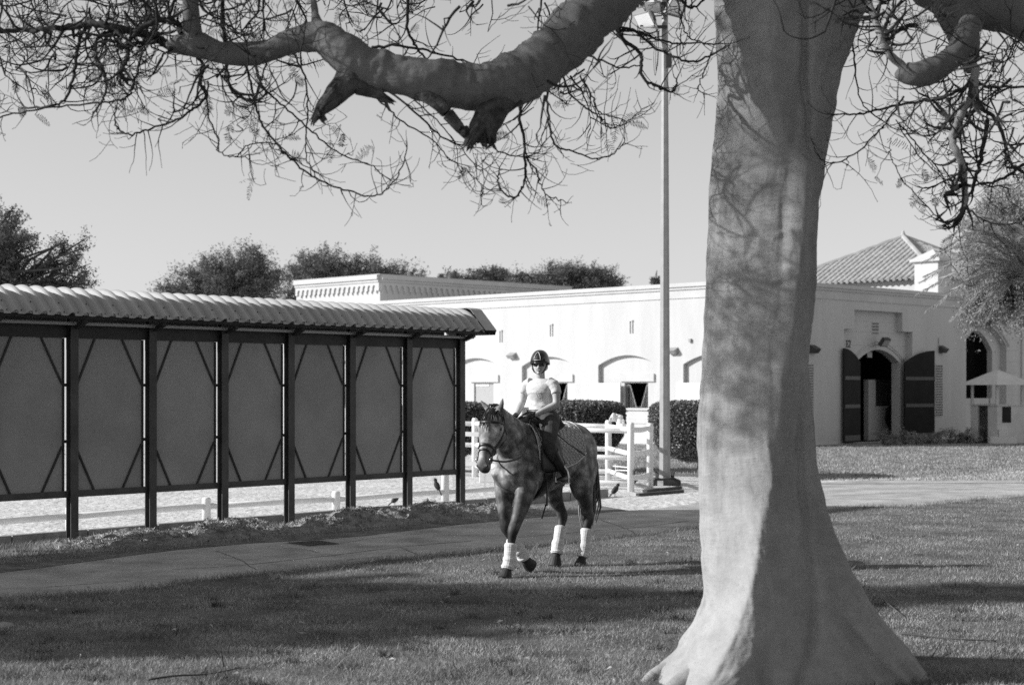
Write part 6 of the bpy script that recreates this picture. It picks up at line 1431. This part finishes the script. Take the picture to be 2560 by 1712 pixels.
for pl, w0, w1, Y in TRC:
    dep = [Y + .35 * noise.noise((i * .6, Y * 3, pl[0][0] * .01)) for i in range(len(pl))]
    c = crom([tuple(at(px, py, dd)) for (px, py), dd in zip(pl, dep)], 7)
    pts = [Vector(q) + rv(.004) for q in c]; nn_ = len(pts)
    rr = [(w0 + (w1 - w0) * i / (nn_ - 1)) * Y / F / 2 for i in range(nn_)]
    TW.append((pts, rr))
    px_ = pl[0][0]; leafy = (.10 if min(q_[1] for q_ in pl) < 120 else .05) if px_ < 900 else (.015 if px_ < 2000 else .03)
    for i in range(3, nn_ - 1, 2):
        if random.random() < .75:
            tg = (pts[i + 1] - pts[i]).normalized(); sd = (tg * .5 + rv(.75) - Z * .1).normalized()
            twig(pts[i], sd, random.uniform(.10, .40), max(.0034, rr[i] * .6), 1, random.uniform(.2, 1.6), leafy)
    tg = (pts[-1] - pts[-2]).normalized()
    for k_ in range(2): twig(pts[-1], (tg + rv(.4)).normalized(), random.uniform(.10, .28), max(.003, rr[-1] * .85), 1, 1.0, leafy)
# hanging sprays that come down from the crown above the frame
def spray(x0, x1, y0, y1, n, L0, L1, leafy, Y0=9.6, Y1=13.2, rad=.0085):
    for _ in range(n):
        p = at(random.uniform(x0, x1), random.uniform(y0, y1), random.uniform(Y0, Y1)); d = Vector((random.gauss(-.25, .75), random.gauss(0, .5), random.gauss(-.45, .45)))
        twig(p, d, random.uniform(L0, L1), rad * random.uniform(.5, 1.3), 2, random.uniform(.2, 1.5), leafy)
spray(-150, 450, -140, 60, 56, .45, .95, .08); spray(-120, 330, 40, 190, 38, .35, .7, .07); spray(420, 1000, -140, 40, 50, .35, .75, .07)
spray(850, 1400, -140, 30, 50, .30, .62, .06); spray(500, 760, 130, 210, 20, .3, .6, .05); spray(1300, 1470, 150, 240, 16, .25, .5, .04)
spray(1480, 1720, -140, -10, 14, .25, .55, .05); spray(2080, 2330, -80, 90, 50, .3, .6, .04); spray(2330, 2620, 60, 260, 44, .35, .7, .03); spray(2400, 2620, 250, 420, 22, .25, .5, .05)
# crown out of frame above: enough wood and leaf to dapple the trunk
spray(-300, 1500, -900, -200, 26, .5, 1.2, .4, 9.4, 12.0, .010); spray(-1500, -300, -1150, -560, 30, .5, 1.2, .6, 9.4, 12.0, .010)
def tubes_np(items, name, m, parent, sides):
    V = []; Fq = []; b = 0
    ang = np.linspace(0, 2 * np.pi, sides, endpoint=False)
    for pts, rr in items:
        P = np.array([tuple(p) for p in pts]); T = np.gradient(P, axis=0); T /= np.linalg.norm(T, axis=1)[:, None] + 1e-9
        ref = np.array([0.31, .82, .48]); A = np.cross(T, ref); A /= np.linalg.norm(A, axis=1)[:, None] + 1e-9; Bv = np.cross(T, A); R = np.array(rr)[:, None, None]
        ring = P[:, None, :] + R * (A[:, None, :] * np.cos(ang)[None, :, None] + Bv[:, None, :] * np.sin(ang)[None, :, None])
        n = len(P); V.append(ring.reshape(-1, 3)); i = np.arange(n - 1)[:, None] * sides; j = np.arange(sides)[None, :]; j2 = (j + 1) % sides
        Fq.append(np.stack([i + j, i + j2, i + sides + j2, i + sides + j], -1).reshape(-1, 4) + b); b += n * sides
    return link(name, np_mesh(name, np.concatenate(V), np.concatenate(Fq), m, True), parent)
thick = [t_ for t_ in TW if max(t_[1]) > .012]; thin = [t_ for t_ in TW if max(t_[1]) <= .012]
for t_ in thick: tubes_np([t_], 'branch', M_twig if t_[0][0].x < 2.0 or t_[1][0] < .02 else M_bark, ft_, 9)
tw = tubes_np(thin, 'twigs', M_twig, ft_, 5); tw['kind'] = 'stuff'
# feathery compound leaves
V = []; Ft = []
for p, d in LEAFP:
    d = (d * .6 + Vector((random.gauss(0, .6), random.gauss(0, .4), random.gauss(-.25, .3)))).normalized(); L2 = random.uniform(.08, .18); n = random.randint(9, 15)
    s0 = d.cross(Vector((random.gauss(0, .4), 1, random.gauss(0, .4)))).normalized(); q = p.copy(); dd = d.copy()
    for i in range(n):
        dd = (dd - Z * .05).normalized(); q2 = q + dd * (L2 / n); w_ = s0 * .0012
        b = len(V); V += [q - w_, q + w_, q2]; Ft.append((b, b + 1, b + 2))
        l_ = .044 * math.sin(math.pi * (.18 + .75 * i / n)) * random.uniform(.8, 1.15)
        for k_ in (-1, 1):
            if random.random() < .12: continue
            e = (s0 * k_ + dd * .35 - Z * .25 + rv(.08)).normalized(); wd = dd * .0030
            b = len(V); m1 = q2 + e * l_ * .5 ; V += [q2 - wd * .5, q2 + wd * .5, m1 + wd, m1 - wd, q2 + e * l_]; Ft += [(b, b + 1, b + 2), (b, b + 2, b + 3), (b + 3, b + 2, b + 4)]
        q = q2
crn_ = rng.uniform(size=(260, 3)) * np.array([4.6, 2.6, 2.0]) + np.array([-8.4, 9.2, 6.5]); kk = rng.integers(0, 260, 6000)  # unseen leaf cloud up left, added to shade the limb and upper trunk
Pc = crn_[kk] + rng.normal(size=(6000, 3)) * np.array([.26, .26, .14]); vv = leaf_cloud(Pc, .085, .3); b = len(V); V += [Vector(q_) for q_ in vv]; Ft += [(b + 3 * i, b + 3 * i + 1, b + 3 * i + 2) for i in range(len(vv) // 3)]
cr2 = rng.uniform(size=(420, 3)) * np.array([13.0, 14.5, 2.4]) + np.array([-4.2, 3.5, 7.0]); kk = rng.integers(0, 420, 26000)  # unseen overhead leaf canopy, added to block sky light from above
Pc = cr2[kk] + rng.normal(size=(26000, 3)) * np.array([.4, .4, .16]); Pc[:, 2] = np.maximum(Pc[:, 2], 6.9); vv = leaf_cloud(Pc, .20, .2); b = len(V); V += [Vector(q_) for q_ in vv]; Ft += [(b + 3 * i, b + 3 * i + 1, b + 3 * i + 2) for i in range(len(vv) // 3)]
fo = link('foliage', np_mesh('foliage', [tuple(v) for v in V], Ft, M_frond), ft_); fo['kind'] = 'stuff'
for k_ in range(16):                                     # limbs that carry the added overhead crown
    a = k_ * 2 * math.pi / 16 + .2; e = Vector((2.0 + 6.0 * math.cos(a), 10.8 + 6.4 * math.sin(a), 7.6 + random.random())); o_ = Vector((1.9 + .3 * math.cos(a), 11.1 + .3 * math.sin(a), 5.3)); mid = o_.lerp(e, .45) + Z * .9
    if e.x < -3.6: e.x = -3.6
    m_ = MB(); c = crom([tuple(o_), tuple(mid), tuple(e)], 8); m_.tube([Vector(q_) for q_ in c], [.16 * (1 - .85 * i / len(c)) for i in range(len(c))], 8); m_.build('limb', M_limb, ft_, smooth=True)

# ------------------------------------------------------------------ small things on the ground
mh = thing('manhole_cover', 'square dark iron inspection cover set in the asphalt path', 'manhole cover', tuple(gp(785, 1359)))
q = [gp(708, 1358, .0), gp(770, 1367), gp(858, 1361), gp(800, 1352)]
mb = MB(); mb.add([(p.x, p.y, .009) for p in q] + [(p.x, p.y, .004) for p in q], [(0, 1, 2, 3), (0, 4, 5, 1), (1, 5, 6, 2), (2, 6, 7, 3), (3, 7, 4, 0)]); mb.build('frame', M_conc, mh)
c_ = sum(q, Vector()) / 4; mb = MB(); q2 = [c_ + (p - c_) * .86 for p in q]; mb.add([(p.x, p.y, .016) for p in q2] + [(p.x, p.y, .0092) for p in q2], [(0, 1, 2, 3), (0, 4, 5, 1), (1, 5, 6, 2), (2, 6, 7, 3), (3, 7, 4, 0)]); mb.build('cover_plate', M_iron, mh)
def stick(pts, r, label):
    c = crom([tuple(gp(px, py, z_)) for px, py, z_ in pts], 6); m_ = MB(); m_.tube([Vector(p) for p in c], [r * (1 - .6 * i / len(c)) for i in range(len(c))], 6); o = m_.build('fallen_twig', M_litter if r < .006 else M_bark_far, smooth=True); return tag(o, label, 'twig')
stick([(1690 + 560, 1582, .04), (2320, 1590, .03), (2400, 1597, .03), (2490, 1601, .02)], .010, 'long straight fallen twig right of the big trunk')
stick([(2210, 1500, .04), (2235, 1520, .03), (2258, 1540, .03)], .007, 'short fallen twig just right of the trunk base')
stick([(370, 1698, .03), (440, 1688, .04), (520, 1684, .03), (600, 1668, .04)], .009, 'crooked fallen twig in the sunlit grass at lower left')
stick([(560, 1668, .0), (556, 1645, .08), (553, 1625, .15), (556, 1612, .19)], .006, 'pale upright dry stalk in the grass at lower left')
stick([(1070, 1402, .0), (1069, 1392, .06), (1071, 1384, .11)], .006, 'pale dry stalk at the path edge left of the horse')
stick([(2430, 1450, .03), (2450, 1462, .03), (2475, 1474, .02)], .007, 'short bent twig in the grass at far right')
stick([(2330, 1640, .03), (2345, 1615, .06), (2350, 1605, .07)], .006, 'forked grey twig beside the trunk shadow')
for (px, py) in ((10, 1568),):
    mb = MB(); c = gp(px, py); mb.lathe(c + Z * -.02, [(.01, 0), (.09, .02), (.08, .05), (.03, .065)], 9); o = mb.build('stone', M_conc, smooth=True); tag(o, 'pale stone in the shaded grass at the left edge', 'stone')
